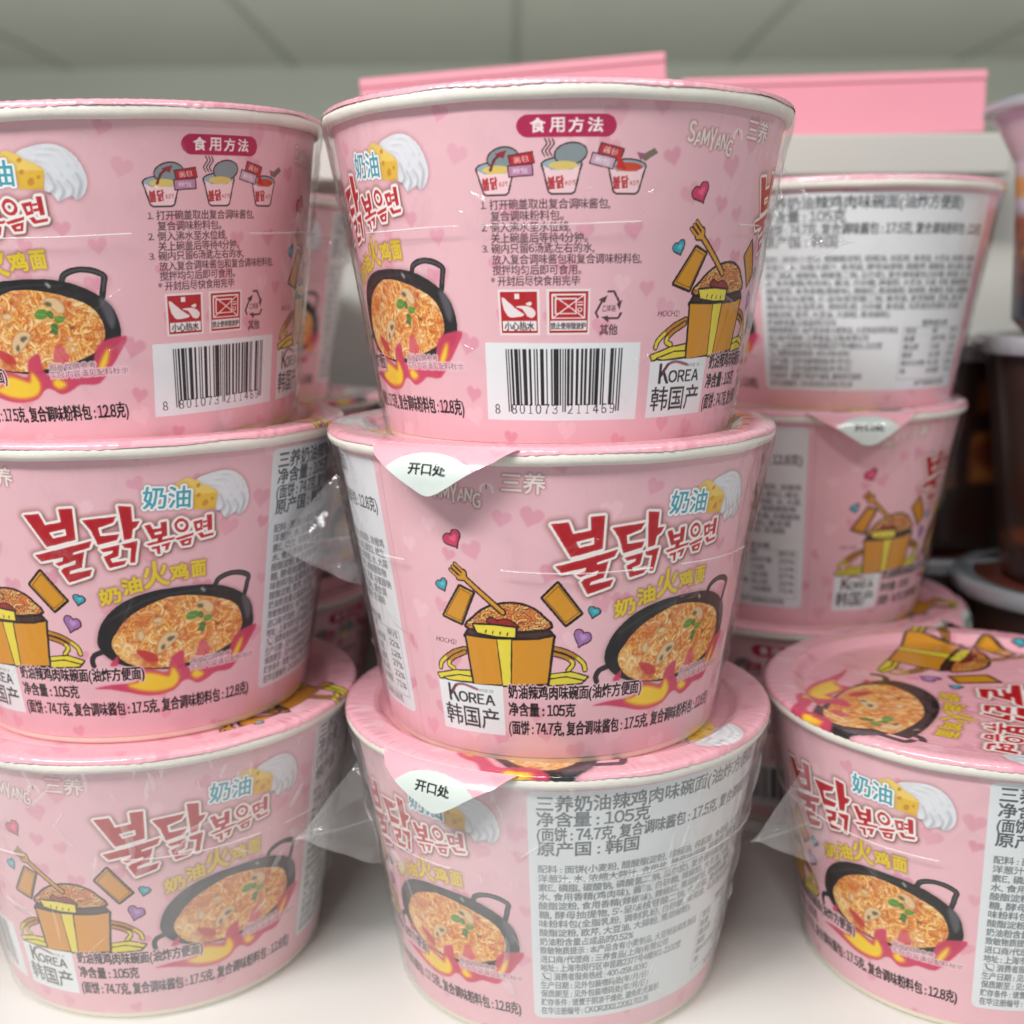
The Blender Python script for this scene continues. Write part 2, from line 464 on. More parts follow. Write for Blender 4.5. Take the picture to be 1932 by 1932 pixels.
# printed artwork outlines: (degrees round the cup, mm above its base)
ART = {
 'bul': [[(-1.8,76.5),(2.4,77.1),(3.6,73.5),(7.9,74.5),(7.7,78.5),(11.2,78.7),(11,68.9),(3.1,66.6)], [(4.3,71.2),(8.7,72.3),(8.8,70.3),(5.2,69.3)], [(-0.7,63.9),(15,68.4),(14.2,66.3),(9.8,64.8),(9.7,64.1),(12.7,65),(11.6,60),(8.4,59),(8,57.9),(14.2,59.4),(13.5,57.3),(7.6,55.2),(5.8,59),(6.8,60),(9.9,61),(10.2,62.4),(5.5,60.5),(4.5,61.4),(6.8,62.2),(7,63.4),(0.8,61.9)]],
 'dak': [[(13.2,74.9),(21.7,75.8),(20.7,73.8),(17,72.4),(17.3,69.8),(22,70.2),(21.3,68.3),(16.4,67.1),(15.1,71.6)], [(22.3,79),(25.4,78.6),(25.4,73.8),(27.3,74),(26.4,72.1),(25.4,71.5),(25,68.7),(23.1,68.1)], [(16.8,65.7),(21.8,66.8),(21.3,63.3),(19.1,62.4),(19.6,61.3),(23.3,61.8),(22.6,60.5),(18.7,59.5),(17.5,63.2),(19.8,64.2),(20,65.1),(17.5,64.7)], [(22.4,66.9),(26.4,67.8),(25.3,60.8),(24.1,60.9),(24.6,65.6),(22.9,65.8)]],
 'bok': [[(28.3,72.3),(29.8,72.6),(30.4,71),(32.5,71.3),(32.4,73),(33.9,73.2),(33.9,68.7),(32.7,68.3),(32.6,67.5),(35.9,68),(35.7,67.3),(29.1,65.9),(28.4,66.5),(31.4,67.2),(31.4,68.1),(30,67.8)], [(30.5,69.9),(32.5,70.3),(32.6,69.4),(30.9,69.1)], [(29.8,65.3),(31.9,65.8),(32,63),(31.2,63),(31,64.8),(29.9,64.6)], [(32.3,65.9),(34.7,66.5),(33.9,64),(33.2,63.9),(33.4,65.4),(32.4,65.2)]],
 'eum': [[(39.6,71.2),(39.5,70.7),(39.4,70.2),(39.1,69.8),(38.8,69.5),(38.5,69.3),(38.1,69.2),(37.6,69.2),(37.2,69.3),(36.8,69.5),(36.5,69.8),(36.2,70.2),(36,70.7),(35.9,71.2),(35.8,71.7),(35.9,72.2),(36,72.6),(36.3,73),(36.6,73.3),(36.9,73.6),(37.3,73.7),(37.7,73.7),(38.1,73.6),(38.5,73.3),(38.9,73),(39.2,72.6),(39.4,72.2),(39.5,71.7)], [(38.8,71.3),(38.7,71),(38.6,70.7),(38.5,70.5),(38.3,70.3),(38.1,70.2),(37.9,70.1),(37.7,70.1),(37.4,70.2),(37.2,70.3),(37,70.5),(36.8,70.7),(36.7,71),(36.6,71.3),(36.6,71.6),(36.6,71.9),(36.7,72.1),(36.9,72.4),(37,72.5),(37.2,72.7),(37.5,72.7),(37.7,72.7),(37.9,72.7),(38.2,72.5),(38.4,72.4),(38.5,72.1),(38.7,71.9),(38.8,71.6)], [(35.9,67.5),(40.8,68.8),(40.7,67.9),(36.5,66.8)], [(37,66.5),(40.4,67.3),(39.9,64.9),(37.7,64.8)], [(38.2,66),(39.5,66.4),(39.3,65.6),(38.5,65.5)]],
 'myeon': [[(40.7,72.2),(43.2,72.6),(43.3,69.4),(41.4,68.9)], [(41.7,71.4),(42.6,71.6),(42.7,70.2),(41.9,70)], [(44.4,73.9),(45.8,74),(45.9,69),(44.7,68.8)], [(43.1,72),(44.6,72.2),(44.6,71.6),(43.1,71.4)], [(43.1,70.6),(44.6,70.8),(44.6,70.1),(43.1,69.9)], [(41.9,68.3),(43.1,68.6),(43.6,67.6),(46.4,68),(46.2,67.1),(42.9,66.6)]],
 'tm': [[(46.7,75.1),(48.1,74.9),(48.1,74.2),(46.7,74.4)]],
 'y1': [[(15.4,47.4),(21,48.7),(15,52.4)]],
 'y2': [[(21.7,50.4),(26.8,51.5),(21.2,55.4)]],
 'y3': [[(27.4,52.1),(33.9,52.9),(26.9,60.3)]],
 'y4': [[(34.6,53.8),(39.3,54.2),(34.2,58.8)]],
 'y5': [[(40.3,54.3),(44.1,54.4),(40.1,59.3)]],
 'im1': [[(39.5,25.2),(52.4,25.3),(39.4,27.2)]],
 'im2': [[(39.3,22.9),(61,23.2),(39.2,25)]],
 'pan': [[(13.1,36.2),(14.4,40.6),(16.8,44.3),(20.6,47.8),(25.4,50.1),(31.3,51.4),(38.9,51.7),(46.1,50.9),(51.6,48.9),(56,45.9),(58.9,42.3),(60,38.4),(60.1,34.5),(57.6,29.4),(50.5,26.3),(35.6,24.4),(22.2,26.3),(16.3,29.3),(13.5,33)]],
 'food': [[(17.2,35.7),(18.8,38.5),(20.8,41.5),(24,44.4),(28.6,47),(34.5,48.8),(41.5,48.1),(47.5,46.3),(53,43.4),(55.4,39.6),(56,34.9),(53.5,30.5),(47.3,27.7),(35.7,25.4),(26.1,25.8),(20.2,28.4),(17.4,32.5)]],
 'handle': [[(46.9,50.6),(48,52.6),(51.4,53.7),(55,53.2),(57.5,51.7),(57.3,49.5),(56.5,45.8)]],
 'handle2': [[(14.2,32.2),(11.8,31.1),(10.8,29.2),(11.1,27.4)]],
 'flame': [[(10.2,19.6),(16.2,20.8),(22.9,21.3),(23.7,25.8),(27.5,25.2),(32.3,23.7),(33.6,28.4),(37.2,30.4),(37.4,26.1),(38.8,23.9),(42.5,23.8),(47.4,24),(51.1,24.8),(52.3,29.1),(54.7,32.9),(61.6,34.1),(59.1,29.1),(56.5,25.4),(52.6,20.7),(47.4,20.7),(44.4,19),(41.3,18.2),(38.7,19.9),(36.7,19.6),(34,17.1),(29.7,16.1),(25.2,16.3),(20.1,17.9),(14.7,19.2)], [(41.1,28),(41.8,31.5),(42.8,32.9),(44.6,31.6),(45.5,28.7),(44.3,27)], [(23.6,32),(27.8,31),(30,28.3),(29.2,27.4),(26.3,28.1)], [(15.8,27.4),(18.3,30.5),(18.1,27.2)]],
 'flamey': [[(20.3,20.2),(23.4,20.9),(25.8,23.9),(30.1,22.8),(32.8,21.9),(33.7,24.8),(34.8,23.6),(35.6,21.1),(34.1,18.4),(29.8,17.4),(24.8,18.1)], [(53.1,25.3),(55.2,29.4),(56.5,30.7),(55.4,26.7),(54,24.7)], [(39.6,21.4),(40.8,22.8),(42.5,21.8),(43.4,20.9),(41.9,20.1),(40.8,20)]],
 'leaf': [[(38.3,41.8),(39.6,43),(41.5,42.9),(41.9,41.2),(40.3,40.2),(38.7,40.5)], [(41.7,42.2),(42.8,42.5),(43.4,41.2),(42.8,40.2),(41.9,40.9)], [(43.4,40.6),(45.1,40.9),(46.4,40.6),(45.6,39.2),(43.9,38.9)], [(42.1,38.2),(43.1,39),(44,37.9),(43.4,35.7),(42.3,36.1)]],
 'mush': [[(41.5,45.1),(42.8,46.3),(45,45.7),(46.5,43.5),(46.2,41.8),(44.5,42),(42.8,44.2)], [(29.6,31.2),(30.3,34.4),(32.5,36.7),(34.9,36.9),(36,35.8),(34,32.9),(31.8,31.3),(30.4,30.2)], [(24.5,37.3),(25.6,38.5),(26.3,36.5),(25.4,35),(24.6,35.7)], [(28.9,41.3),(30.4,42.4),(31.7,41.6),(30.6,40.5)]],
 'mushd': [[(41.5,44.8),(42.5,45.2),(43.5,44.4),(42.8,43.7),(41.9,44.1)], [(32.7,35),(33.8,35.6),(35,35.3),(34,34.2),(33,34)], [(30.8,32.4),(31.9,33.2),(31.8,31.6),(31,31.4)]],
 'cheese': [[(35.5,83.9),(39.3,86.3),(41.7,85.2),(43.5,83.5),(45.6,82.5),(47.4,80.6),(46.5,75.6),(41,76.1),(40.8,80.2),(39.6,82.8)]],
 'cheesetop': [[(35.5,83.9),(39.3,86.3),(41.7,85.2),(43.5,83.5),(45.6,82.5),(47.4,80.6),(44.2,80.7),(40.8,80.8),(39.6,82.8)]],
 'hole': [[(42.7,83.8),(42.7,83.7),(42.6,83.6),(42.6,83.4),(42.5,83.3),(42.4,83.2),(42.3,83.1),(42.2,83.1),(42.1,83),(42,83),(41.9,83.1),(41.8,83.1),(41.7,83.2),(41.7,83.3),(41.7,83.4),(41.7,83.5),(41.7,83.7),(41.8,83.8),(41.9,83.9),(42,84),(42.1,84.1),(42.2,84.2),(42.3,84.2),(42.4,84.2),(42.5,84.2),(42.6,84.1),(42.6,84),(42.7,83.9)], [(42.8,80.7),(42.7,80.6),(42.7,80.5),(42.6,80.3),(42.5,80.2),(42.5,80.1),(42.3,80),(42.2,80),(42.1,79.9),(42,79.9),(41.9,80),(41.8,80),(41.8,80.1),(41.7,80.2),(41.7,80.3),(41.7,80.4),(41.8,80.6),(41.8,80.7),(41.9,80.8),(42,80.9),(42.1,81),(42.2,81.1),(42.4,81.1),(42.5,81.1),(42.6,81.1),(42.6,81),(42.7,80.9),(42.7,80.8)], [(44.7,78.2),(44.7,77.9),(44.7,77.7),(44.6,77.5),(44.5,77.3),(44.3,77.2),(44.1,77),(44,77),(43.8,76.9),(43.6,76.9),(43.5,77),(43.4,77.1),(43.3,77.2),(43.2,77.4),(43.2,77.6),(43.2,77.8),(43.3,78),(43.4,78.2),(43.5,78.4),(43.7,78.6),(43.8,78.7),(44,78.8),(44.2,78.8),(44.3,78.8),(44.5,78.8),(44.6,78.7),(44.7,78.5),(44.7,78.3)], [(46.2,79.1),(46.2,79),(46.2,78.9),(46.1,78.8),(46.1,78.7),(46,78.6),(45.9,78.6),(45.9,78.5),(45.8,78.5),(45.7,78.5),(45.6,78.5),(45.6,78.6),(45.5,78.7),(45.5,78.7),(45.5,78.8),(45.5,78.9),(45.5,79),(45.6,79.1),(45.6,79.2),(45.7,79.3),(45.8,79.4),(45.9,79.4),(45.9,79.4),(46,79.4),(46.1,79.4),(46.1,79.3),(46.2,79.3),(46.2,79.2)]],
 'cream': [[(41.7,85.5),(45.6,87.1),(49.3,87.5),(52,86.7),(54.4,84.5),(55.9,81.4),(56.6,78.3),(56.3,75.5),(54.9,73.2),(53.6,72.7),(52.8,73.7),(51.3,73.2),(49.6,72.3),(48.7,73.8),(48.1,74.7),(46.7,75.4),(47.3,80.7),(45.2,82.4),(43.5,83.5)]],
 'cream_s': [[(47.9,79.5),(49,76.1),(48.1,74.7)], [(49.8,77.4),(50.9,75),(50,72.8)], [(52,77.5),(53.2,75.2),(52.5,73.3)], [(54.2,79.3),(55,76.8),(54,73.2)], [(46.5,85),(50.2,84.6),(53,81.7)], [(45.6,83.6),(49,82.3),(51.2,79.2)], [(48.4,86.4),(52,85.7),(54.8,81.6)]],
 'nai': [[(28.3,77.5),(40,76.9),(28.6,84.3)]],
 'cbody': [[(-25.7,41),(-17.4,40.8),(-11.2,40.9),(-5.1,41.3),(-1.3,42.3),(-2.9,27.3),(-24.6,25.6)]],
 'cband': [[(-16.6,40.8),(-12.7,41),(-13.5,26.2),(-15.7,26)]],
 'cin': [[(-26,41),(-23.5,45),(-17.5,47.5),(-11.1,48.4),(-5,47.6),(-1.2,42.3),(-5.1,41.3),(-11.2,40.9),(-17.4,40.8)]],
 'ctag': [[(-23.2,44.9),(-17.1,45.2),(-11.3,44.8),(-11.5,41.9),(-17,41.9),(-22.2,42.5)]],
 'csauce': [[(-19.2,46.5),(-17.8,47.6),(-16.4,46.6),(-14.7,47.2),(-13.1,47.1),(-11.2,45.8),(-11.2,45.1),(-17,45.5)]],
 'flap': [[(-32.1,46.7),(-26.2,56.5),(-22.6,54.9),(-26.8,44.9)], [(-3.9,54.4),(-0.1,58.8),(6,49.4),(2.1,46)]],
 'mound': [[(-24.2,43.6),(-22.6,47.4),(-19,50.4),(-15,51.9),(-11,52.3),(-7.1,51.1),(-4.2,48.6),(-3.2,44.7)]],
 'fork': [[(-24.7,59.4),(-14.6,49.5)]],
 'forkh': [[(-28.1,64.7),(-26.6,62.4),(-25.7,60.9)], [(-29.8,62),(-28.4,60.6),(-27.1,59.5)], [(-27.1,63.6),(-25.1,61.3)], [(-27.5,60.7),(-25.6,59.6),(-24.3,58.2)]],
 'loops': [[(-26.6,36.8),(-30.6,35),(-34.9,31.4),(-35.8,29.2)], [(-26.8,35.6),(-30.9,33.2),(-32.6,30.9),(-31,29.8)], [(-1.2,38.7),(3.1,37.1),(6.8,34),(7.6,31.6)], [(-1.2,36.9),(2,35.8),(4.2,33.8),(2.9,31.5)]],
 'ynood': [[(-37.1,26.9),(-30.7,29),(-25.6,29.7),(-25.5,28),(-31.3,27.4),(-36.4,25.5)], [(-34.8,26),(-29.2,27.7),(-25.2,27.7),(-25,26.2),(-33,25.6)], [(-2.5,30.2),(3.7,30.9),(8.4,29.2),(7.3,27.9),(0.9,29.5),(-2.5,28.9)], [(-2.6,28.5),(2.3,29.3),(7.3,27.9),(6.7,27.3),(-2.8,26.8)]],
 'hochi': [[(-36,37.8),(-29.2,37.7),(-35.8,39.3)]],
 'h_pink': [[(-27.2,71.8),(-27.3,71.9),(-27.3,72.3),(-27.1,72.9),(-26.8,73.4),(-26.2,73.7),(-25.6,73.7),(-25.2,73.4),(-24.9,72.8),(-24.9,72),(-25.2,71.1),(-25.5,70.3),(-25.7,69.5),(-25.9,68.9),(-25.9,68.5),(-25.9,68.4),(-25.9,68.5),(-26.2,68.7),(-26.6,68.9),(-27.3,69),(-28,69.2),(-28.8,69.4),(-29.3,69.8),(-29.5,70.5),(-29.5,71.2),(-29.1,71.8),(-28.6,72.2),(-28,72.3),(-27.6,72.1),(-27.3,71.9)]],
 'h_teal': [[(-31.9,57),(-31.9,57.1),(-31.9,57.4),(-31.7,57.8),(-31.4,58.1),(-31.1,58.3),(-30.6,58.2),(-30.4,57.9),(-30.2,57.5),(-30.3,56.9),(-30.5,56.3),(-30.7,55.8),(-30.9,55.2),(-31.1,54.8),(-31.1,54.5),(-31.1,54.5),(-31.1,54.5),(-31.3,54.7),(-31.6,54.9),(-32,55),(-32.5,55.2),(-33,55.4),(-33.3,55.8),(-33.5,56.2),(-33.4,56.7),(-33.1,57.1),(-32.8,57.4),(-32.4,57.4),(-32.1,57.3),(-31.9,57.1)], [(9.6,50.2),(9.7,50.3),(9.8,50.5),(10,50.7),(10.4,50.7),(10.7,50.5),(11,50.1),(11.1,49.7),(11,49.3),(10.7,49),(10.3,48.7),(9.9,48.5),(9.5,48.3),(9.3,48.1),(9.1,48),(9.1,47.9),(9.1,48),(9.1,48.2),(8.9,48.5),(8.7,49),(8.4,49.5),(8.2,50),(8.1,50.5),(8.2,50.9),(8.5,51.2),(8.8,51.3),(9.2,51.2),(9.5,50.9),(9.6,50.6),(9.6,50.3)]],
 'h_purp': [[(6.8,42.6),(6.8,42.7),(7,43),(7.5,43.3),(8,43.3),(8.5,43),(8.8,42.4),(8.9,41.7),(8.8,41),(8.3,40.5),(7.7,40.1),(7,39.9),(6.4,39.5),(6,39.2),(5.8,39),(5.7,38.9),(5.7,39),(5.7,39.4),(5.5,40),(5.2,40.7),(4.9,41.5),(4.6,42.3),(4.5,43.1),(4.7,43.8),(5.1,44.2),(5.7,44.3),(6.2,44.1),(6.6,43.7),(6.8,43.1),(6.8,42.7)]],
 'kor': [[(-40.2,6.2),(-16.1,10.5),(-37.2,24.6)]],
 'samy': [[(-32.8,84.4),(-18.6,83.1),(-33.3,88.3)]],
 'yang': [[(-13.3,85.7),(-3.1,85.2),(-13.1,91.6)]],
 'mug': [[(-16.4,90),(-16.1,91.1),(-15.2,91.5),(-14.3,91),(-14.1,89.7)]],
}
PINK = (234, 186, 195)
DARK = (24, 14, 17)
RED = (180, 20, 32)


def put(cv, edges, col, alpha=1.0, bold=0, halo=None, pid=None):
    pad = 3 + int(bold)
    if halo:
        pad += int(max(h[1] + 3 * h[2] for h in halo)) + 2
    r = cv.mask(edges, pad=pad)
    if r is None:
        return
    x, y, m = r
    if bold >= 1:
        m = dilate(m, int(bold))
    elif bold:
        m = np.clip(m + (dilate(m, 1) - m) * bold, 0, 1)
    if halo:
        for hc, g, b, al in halo:
            h = dilate(m, g)
            if b:
                h = blurred(h, b)
            cv.comp(x, y, h, hc, al, pid)
    cv.comp(x, y, m, col, alpha, pid)


def tpar(cv, txt, par, T, col, **k):
    """text fitted into the parallelogram bottom-left, bottom-right, top-left"""
    e = glyphs(txt)
    bl, br, tl = [np.array(T(*p)) for p in par]
    P = e.reshape(-1, 2)
    lo, hi = P.min(0), P.max(0)
    q = (P - lo) / (hi - lo)
    px = bl + q[:, :1] * (br - bl) + q[:, 1:] * (tl - bl)
    put(cv, px.reshape(-1, 4), col, **k)


def tline(cv, txt, T, f0, f1, z0, z1, col, squeeze=1.0, **k):
    """one line of text between heights z0 and z1 starting at angle f0, ending at f1 (or at its own width)"""
    e = glyphs(txt)
    P = e.reshape(-1, 2)
    xa, xb = P[:, 0].min(), P[:, 0].max()
    a = np.array(T(f0, z0))
    up = np.array(T(f0, z1)) - a
    if f1 is None:
        s = np.linalg.norm(up) / 0.96 * squeeze
        right = np.array(T(f0 + 1, z0)) - a
        right = right / np.linalg.norm(right) * s
        px = a + (P[:, :1] - xa) * right
    else:
        px = a + (P[:, :1] - xa) / (xb - xa) * (np.array(T(f1, z0)) - a)
    px = px + (P[:, 1:] + 0.10) / 0.96 * up
    put(cv, px.reshape(-1, 4), col, **k)


def TT(polys, T):
    return [np.array([T(*p) for p in q]) for q in polys]


def smooth_poly(p, n=4):
    """closed Catmull-Rom through the points"""
    p = np.asarray(p, dtype=float)
    out = []
    for i in range(len(p)):
        a, b, c, d = p[i - 1], p[i], p[(i + 1) % len(p)], p[(i + 2) % len(p)]
        for t in np.arange(n) / n:
            out.append(0.5 * (2 * b + (c - a) * t + (2 * a - 5 * b + 4 * c - d) * t * t + (3 * b - a - 3 * c + d) * t ** 3))
    return np.array(out)


def smooth_line(p, n=5):
    p = np.asarray(p, dtype=float)
    q = np.vstack([2 * p[0] - p[1], p, 2 * p[-1] - p[-2]])
    out = []
    for i in range(1, len(q) - 2):
        a, b, c, d = q[i - 1], q[i], q[i + 1], q[i + 2]
        for t in np.arange(n) / n:
            out.append(0.5 * (2 * b + (c - a) * t + (2 * a - 5 * b + 4 * c - d) * t * t + (3 * b - a - 3 * c + d) * t ** 3))
    out.append(p[-1])
    return np.array(out)


def heart_px(cx, cy, r, rot):
    a = np.linspace(0, 2 * math.pi, 26, endpoint=False)
    x = np.sin(a) ** 3
    y = -(13 * np.cos(a) - 5 * np.cos(2 * a) - 2 * np.cos(3 * a) - np.cos(4 * a)) / 15
    c, s = math.cos(rot), math.sin(rot)
    return np.stack([cx + r * (x * c - y * s), cy + r * (x * s + y * c)], -1)


def scatter_hearts(cv, seed, step, sc):
    rnd = random.Random(seed)
    for gy in np.arange(0, cv.h / sc + step, step):
        for gx in np.arange(0, cv.w / sc + step, step):
            x, y = (gx + rnd.uniform(-.42, .42) * step) * sc, (gy + rnd.uniform(-.42, .42) * step) * sc
            r = rnd.uniform(2.2, 3.5) * sc
            rot = rnd.uniform(-.45, .45)
            k = rnd.random()
            if k < .55:
                cv.poly([heart_px(x, y, r, rot)], (216, 132, 155), alpha=rnd.uniform(.28, .58), blur=2)
            elif k < .8:
                cv.poly([heart_px(x, y, r * 1.1, rot)], (246, 206, 214), alpha=.5, blur=1)
            else:
                cv.poly([heart_px(x, y, r * .9, rot)], (228, 155, 175), alpha=.7, blur=1)


def paint_food(cv, T, sc):
    """the pan of noodles with flames; T maps art coordinates to pixels, sc = pixels per mm"""
    rnd = random.Random(7)
    pan = smooth_poly(TT(ART['pan'], T)[0])
    hand = smooth_line(TT(ART['handle'], T)[0])
    hand2 = smooth_line(TT(ART['handle2'], T)[0])
    cv.poly([pan], (120, 70, 74), alpha=.35, blur=.7 * sc, grow=int(.4 * sc))
    cv.line(hand, 1.75 * sc, (44, 40, 42), pid=5)
    cv.line(hand2, 1.75 * sc, (44, 40, 42), pid=5)
    cv.line(hand[4:-2], .4 * sc, (110, 106, 108), alpha=.7, blur=.1 * sc)
    cv.poly([pan], (30, 28, 30), pid=5)
    # sheen of the pan wall on the right
    w = TT([[(55.6, 45.5), (58.4, 43.5), (59.2, 39), (58, 36.5), (56.6, 40)]], T)[0]
    cv.poly([smooth_poly(w)], (104, 103, 110), alpha=.75, blur=.45 * sc)
    cv.line(smooth_line(TT([[(17, 42.6), (27, 48.2), (38, 50.0), (47, 49.4)]], T)[0]), .35 * sc, (72, 70, 72), alpha=.8, blur=.15 * sc)
    cv.line(smooth_line(TT([[(43, 50.2), (43.6, 49.4)]], T)[0]), .9 * sc, (190, 188, 186), alpha=.8, blur=.2 * sc)
    food = smooth_poly(TT(ART['food'], T)[0])
    x0, y0, fm = cv.mask(edges_of([food]), pad=2)
    edge = np.clip(fm + (np.random.RandomState(3).rand(*fm.shape) - .5) * .2, 0, 1)
    sub = Canvas(fm.shape[1], fm.shape[0], (216, 136, 62))
    H, W = fm.shape
    core = [(246, 184, 92), (242, 168, 70), (250, 206, 126), (232, 142, 52), (248, 194, 104), (252, 222, 158), (222, 118, 44)]
    n = int(1100 * W * H / (sc * sc) / 1500)
    for k in range(n):
        cx, cy = rnd.uniform(0, W), rnd.uniform(0, H)
        L = rnd.uniform(2.2, 5.5) * sc
        a = rnd.uniform(0, 6.28)
        cur = rnd.uniform(-1, 1) * 1.6 / L * 2.2
        pts = []
        x, y = cx, cy
        for i in range(7):
            pts.append((x, y))
            x += math.cos(a) * L / 6
            y += math.sin(a) * L / 6
            a += cur * L / 6
        wd = rnd.uniform(.55, .85) * sc
        pts = np.array(pts)
        sub.line(pts + (0, .12 * sc), wd + .35 * sc, (184, 88, 26), alpha=.5)
        sub.line(pts, wd, rnd.choice(core))
        sub.line(pts - (0, .12 * sc), wd * .35, (250, 218, 168), alpha=.55)
    for k in range(int(n / 9)):       # sauce specks and bits
        sub.poly([heart_px(rnd.uniform(0, W), rnd.uniform(0, H), rnd.uniform(.3, .9) * sc, rnd.uniform(0, 6))], rnd.choice([(176, 60, 30), (205, 88, 60), (250, 230, 200), (120, 52, 20)]), alpha=.7, blur=1)
    for k in range(48):               # creamy and saucy patches
        cx, cy, r = rnd.uniform(0, W), rnd.uniform(0, H), rnd.uniform(1.2, 3.2) * sc
        sub.poly([heart_px(cx, cy, r, rnd.uniform(0, 6))], (252, 226, 164) if k % 2 else (196, 92, 44), alpha=.34, blur=.5 * sc)
    sub.a = np.stack([blurred(sub.a[..., c], 1) for c in range(3)], -1)
    cv.id[y0:y0 + H, x0:x0 + W][fm > .5] = 5
    t = cv.a[y0:y0 + H, x0:x0 + W]
    t += (sub.a - t) * edge[..., None]
    for q in TT(ART['mush'], T):
        cv.poly([smooth_poly(q)], (140, 84, 40), alpha=.6, blur=.25 * sc, grow=int(.25 * sc))
        cv.poly([smooth_poly(q)], (244, 222, 178), alpha=.72, blur=.15 * sc)
    for q in TT(ART['mushd'], T):
        cv.poly([smooth_poly(q)], (84, 78, 62), alpha=.85, blur=.15 * sc)
    for i, q in enumerate(TT(ART['leaf'], T)):
        cv.poly([smooth_poly(q)], (96, 142, 58) if i % 2 == 0 else (70, 118, 50), blur=1)
        c = q.mean(0)
        cv.line(np.array([c + (q[0] - c) * .8, c, c - (q[0] - c) * .6]), .18 * sc, (160, 190, 110), alpha=.6)
    # flames
    for i, q in enumerate(TT(ART['flame'], T)):
        q = smooth_poly(q, 3)
        cv.poly([q], (202, 62, 96) if i != 2 else (190, 54, 56), alpha=.95 if i != 1 else .7, blur=.22 * sc, pid=5)
    for q in TT(ART['flamey'], T):
        cv.poly([smooth_poly(q, 3)], (222, 128, 60), alpha=.9, blur=.7 * sc, grow=int(.45 * sc))
        cv.poly([smooth_poly(q, 3)], (244, 206, 52), blur=.4 * sc)


def paint_title(cv, T, sc):
    names = ['bul', 'dak', 'bok', 'eum', 'myeon']
    ed = [edges_of(TT(ART[n], T)) for n in names]
    allE = np.vstack(ed)
    r = cv.mask(allE, pad=int(3.4 * sc))
    x, y, m = r
    o = dilate(m, int(round(.85 * sc)))
    big = blurred(dilate(o, int(.5 * sc)), .8 * sc)
    cv.comp(x, y, big, (138, 84, 78), .75)
    sh = np.roll(o, (int(.35 * sc), int(.3 * sc)), (0, 1))
    cv.comp(x, y, blurred(sh, .25 * sc), (96, 44, 44), .8)
    cv.comp(x, y, blurred(o, 1), (247, 240, 236), 1.0, 4)
    cv.comp(x, y, m, RED)
    # letters fade to pale towards their right edges
    soft = np.clip(blurred(m, .55 * sc), 0, 1)
    fade = np.clip(1.15 - soft * 1.25, 0, 1) * m
    cv.comp(x, y, fade, (236, 150, 146), .55)
    tpar(cv, "TM", [(ART['tm'][0][3]), (ART['tm'][0][2]), (ART['tm'][0][0])], T, (120, 70, 70))


def paint_cream(cv, T, sc, text=True):
    cr = smooth_poly(TT(ART['cream'], T)[0], 3)
    ch = TT(ART['cheese'], T)[0]
    cv.poly([cr], (140, 92, 98), alpha=.4, blur=.6 * sc, grow=int(.4 * sc))
    cv.poly([cr], (226, 228, 234), pid=4)
    x, y, m = cv.mask(edges_of([cr]), pad=2)
    for i, q in enumerate(TT(ART['cream_s'], T)):
        q = smooth_line(q)
        for w, c, a in (((2.0, (150, 154, 164), .55) if i < 4 else (1.0, (178, 182, 192), .5)), (.7, (252, 252, 253), .9)):
            l = q + ((0, 0) if w > .9 else (-.5 * sc, -.45 * sc))
            cv.line(l, w * sc * .62, c, alpha=a, blur=.3 * sc)
    cv.poly([ch], (160, 110, 80), alpha=.35, blur=.5 * sc, grow=int(.25 * sc))
    cv.poly([ch], (229, 184, 62), pid=4)
    cv.poly(TT(ART['cheesetop'], T), (240, 206, 104), blur=1)
    for q in TT(ART['hole'], T):
        cv.poly([q], (188, 128, 40), blur=1)
        cv.poly([q + (.15 * sc, .15 * sc)], (208, 152, 52), alpha=.7, blur=.12 * sc)
    if text:
        tpar(cv, "奶油", ART['nai'][0], T, (72, 160, 178), bold=max(1, int(.14 * sc)), pid=4,
             halo=[((130, 90, 96), int(.9 * sc), .5 * sc, .45), ((244, 246, 246), int(.62 * sc), 0, 1)])


def paint_yellow(cv, T, sc):
    for ch, k in zip("奶油火鸡面", ('y1', 'y2', 'y3', 'y4', 'y5')):
        tpar(cv, ch, ART[k][0], T, (228, 200, 40), bold=max(1, int(.26 * sc)), pid=4,
             halo=[((146, 96, 70), int(.4 * sc), .45 * sc, .75)])


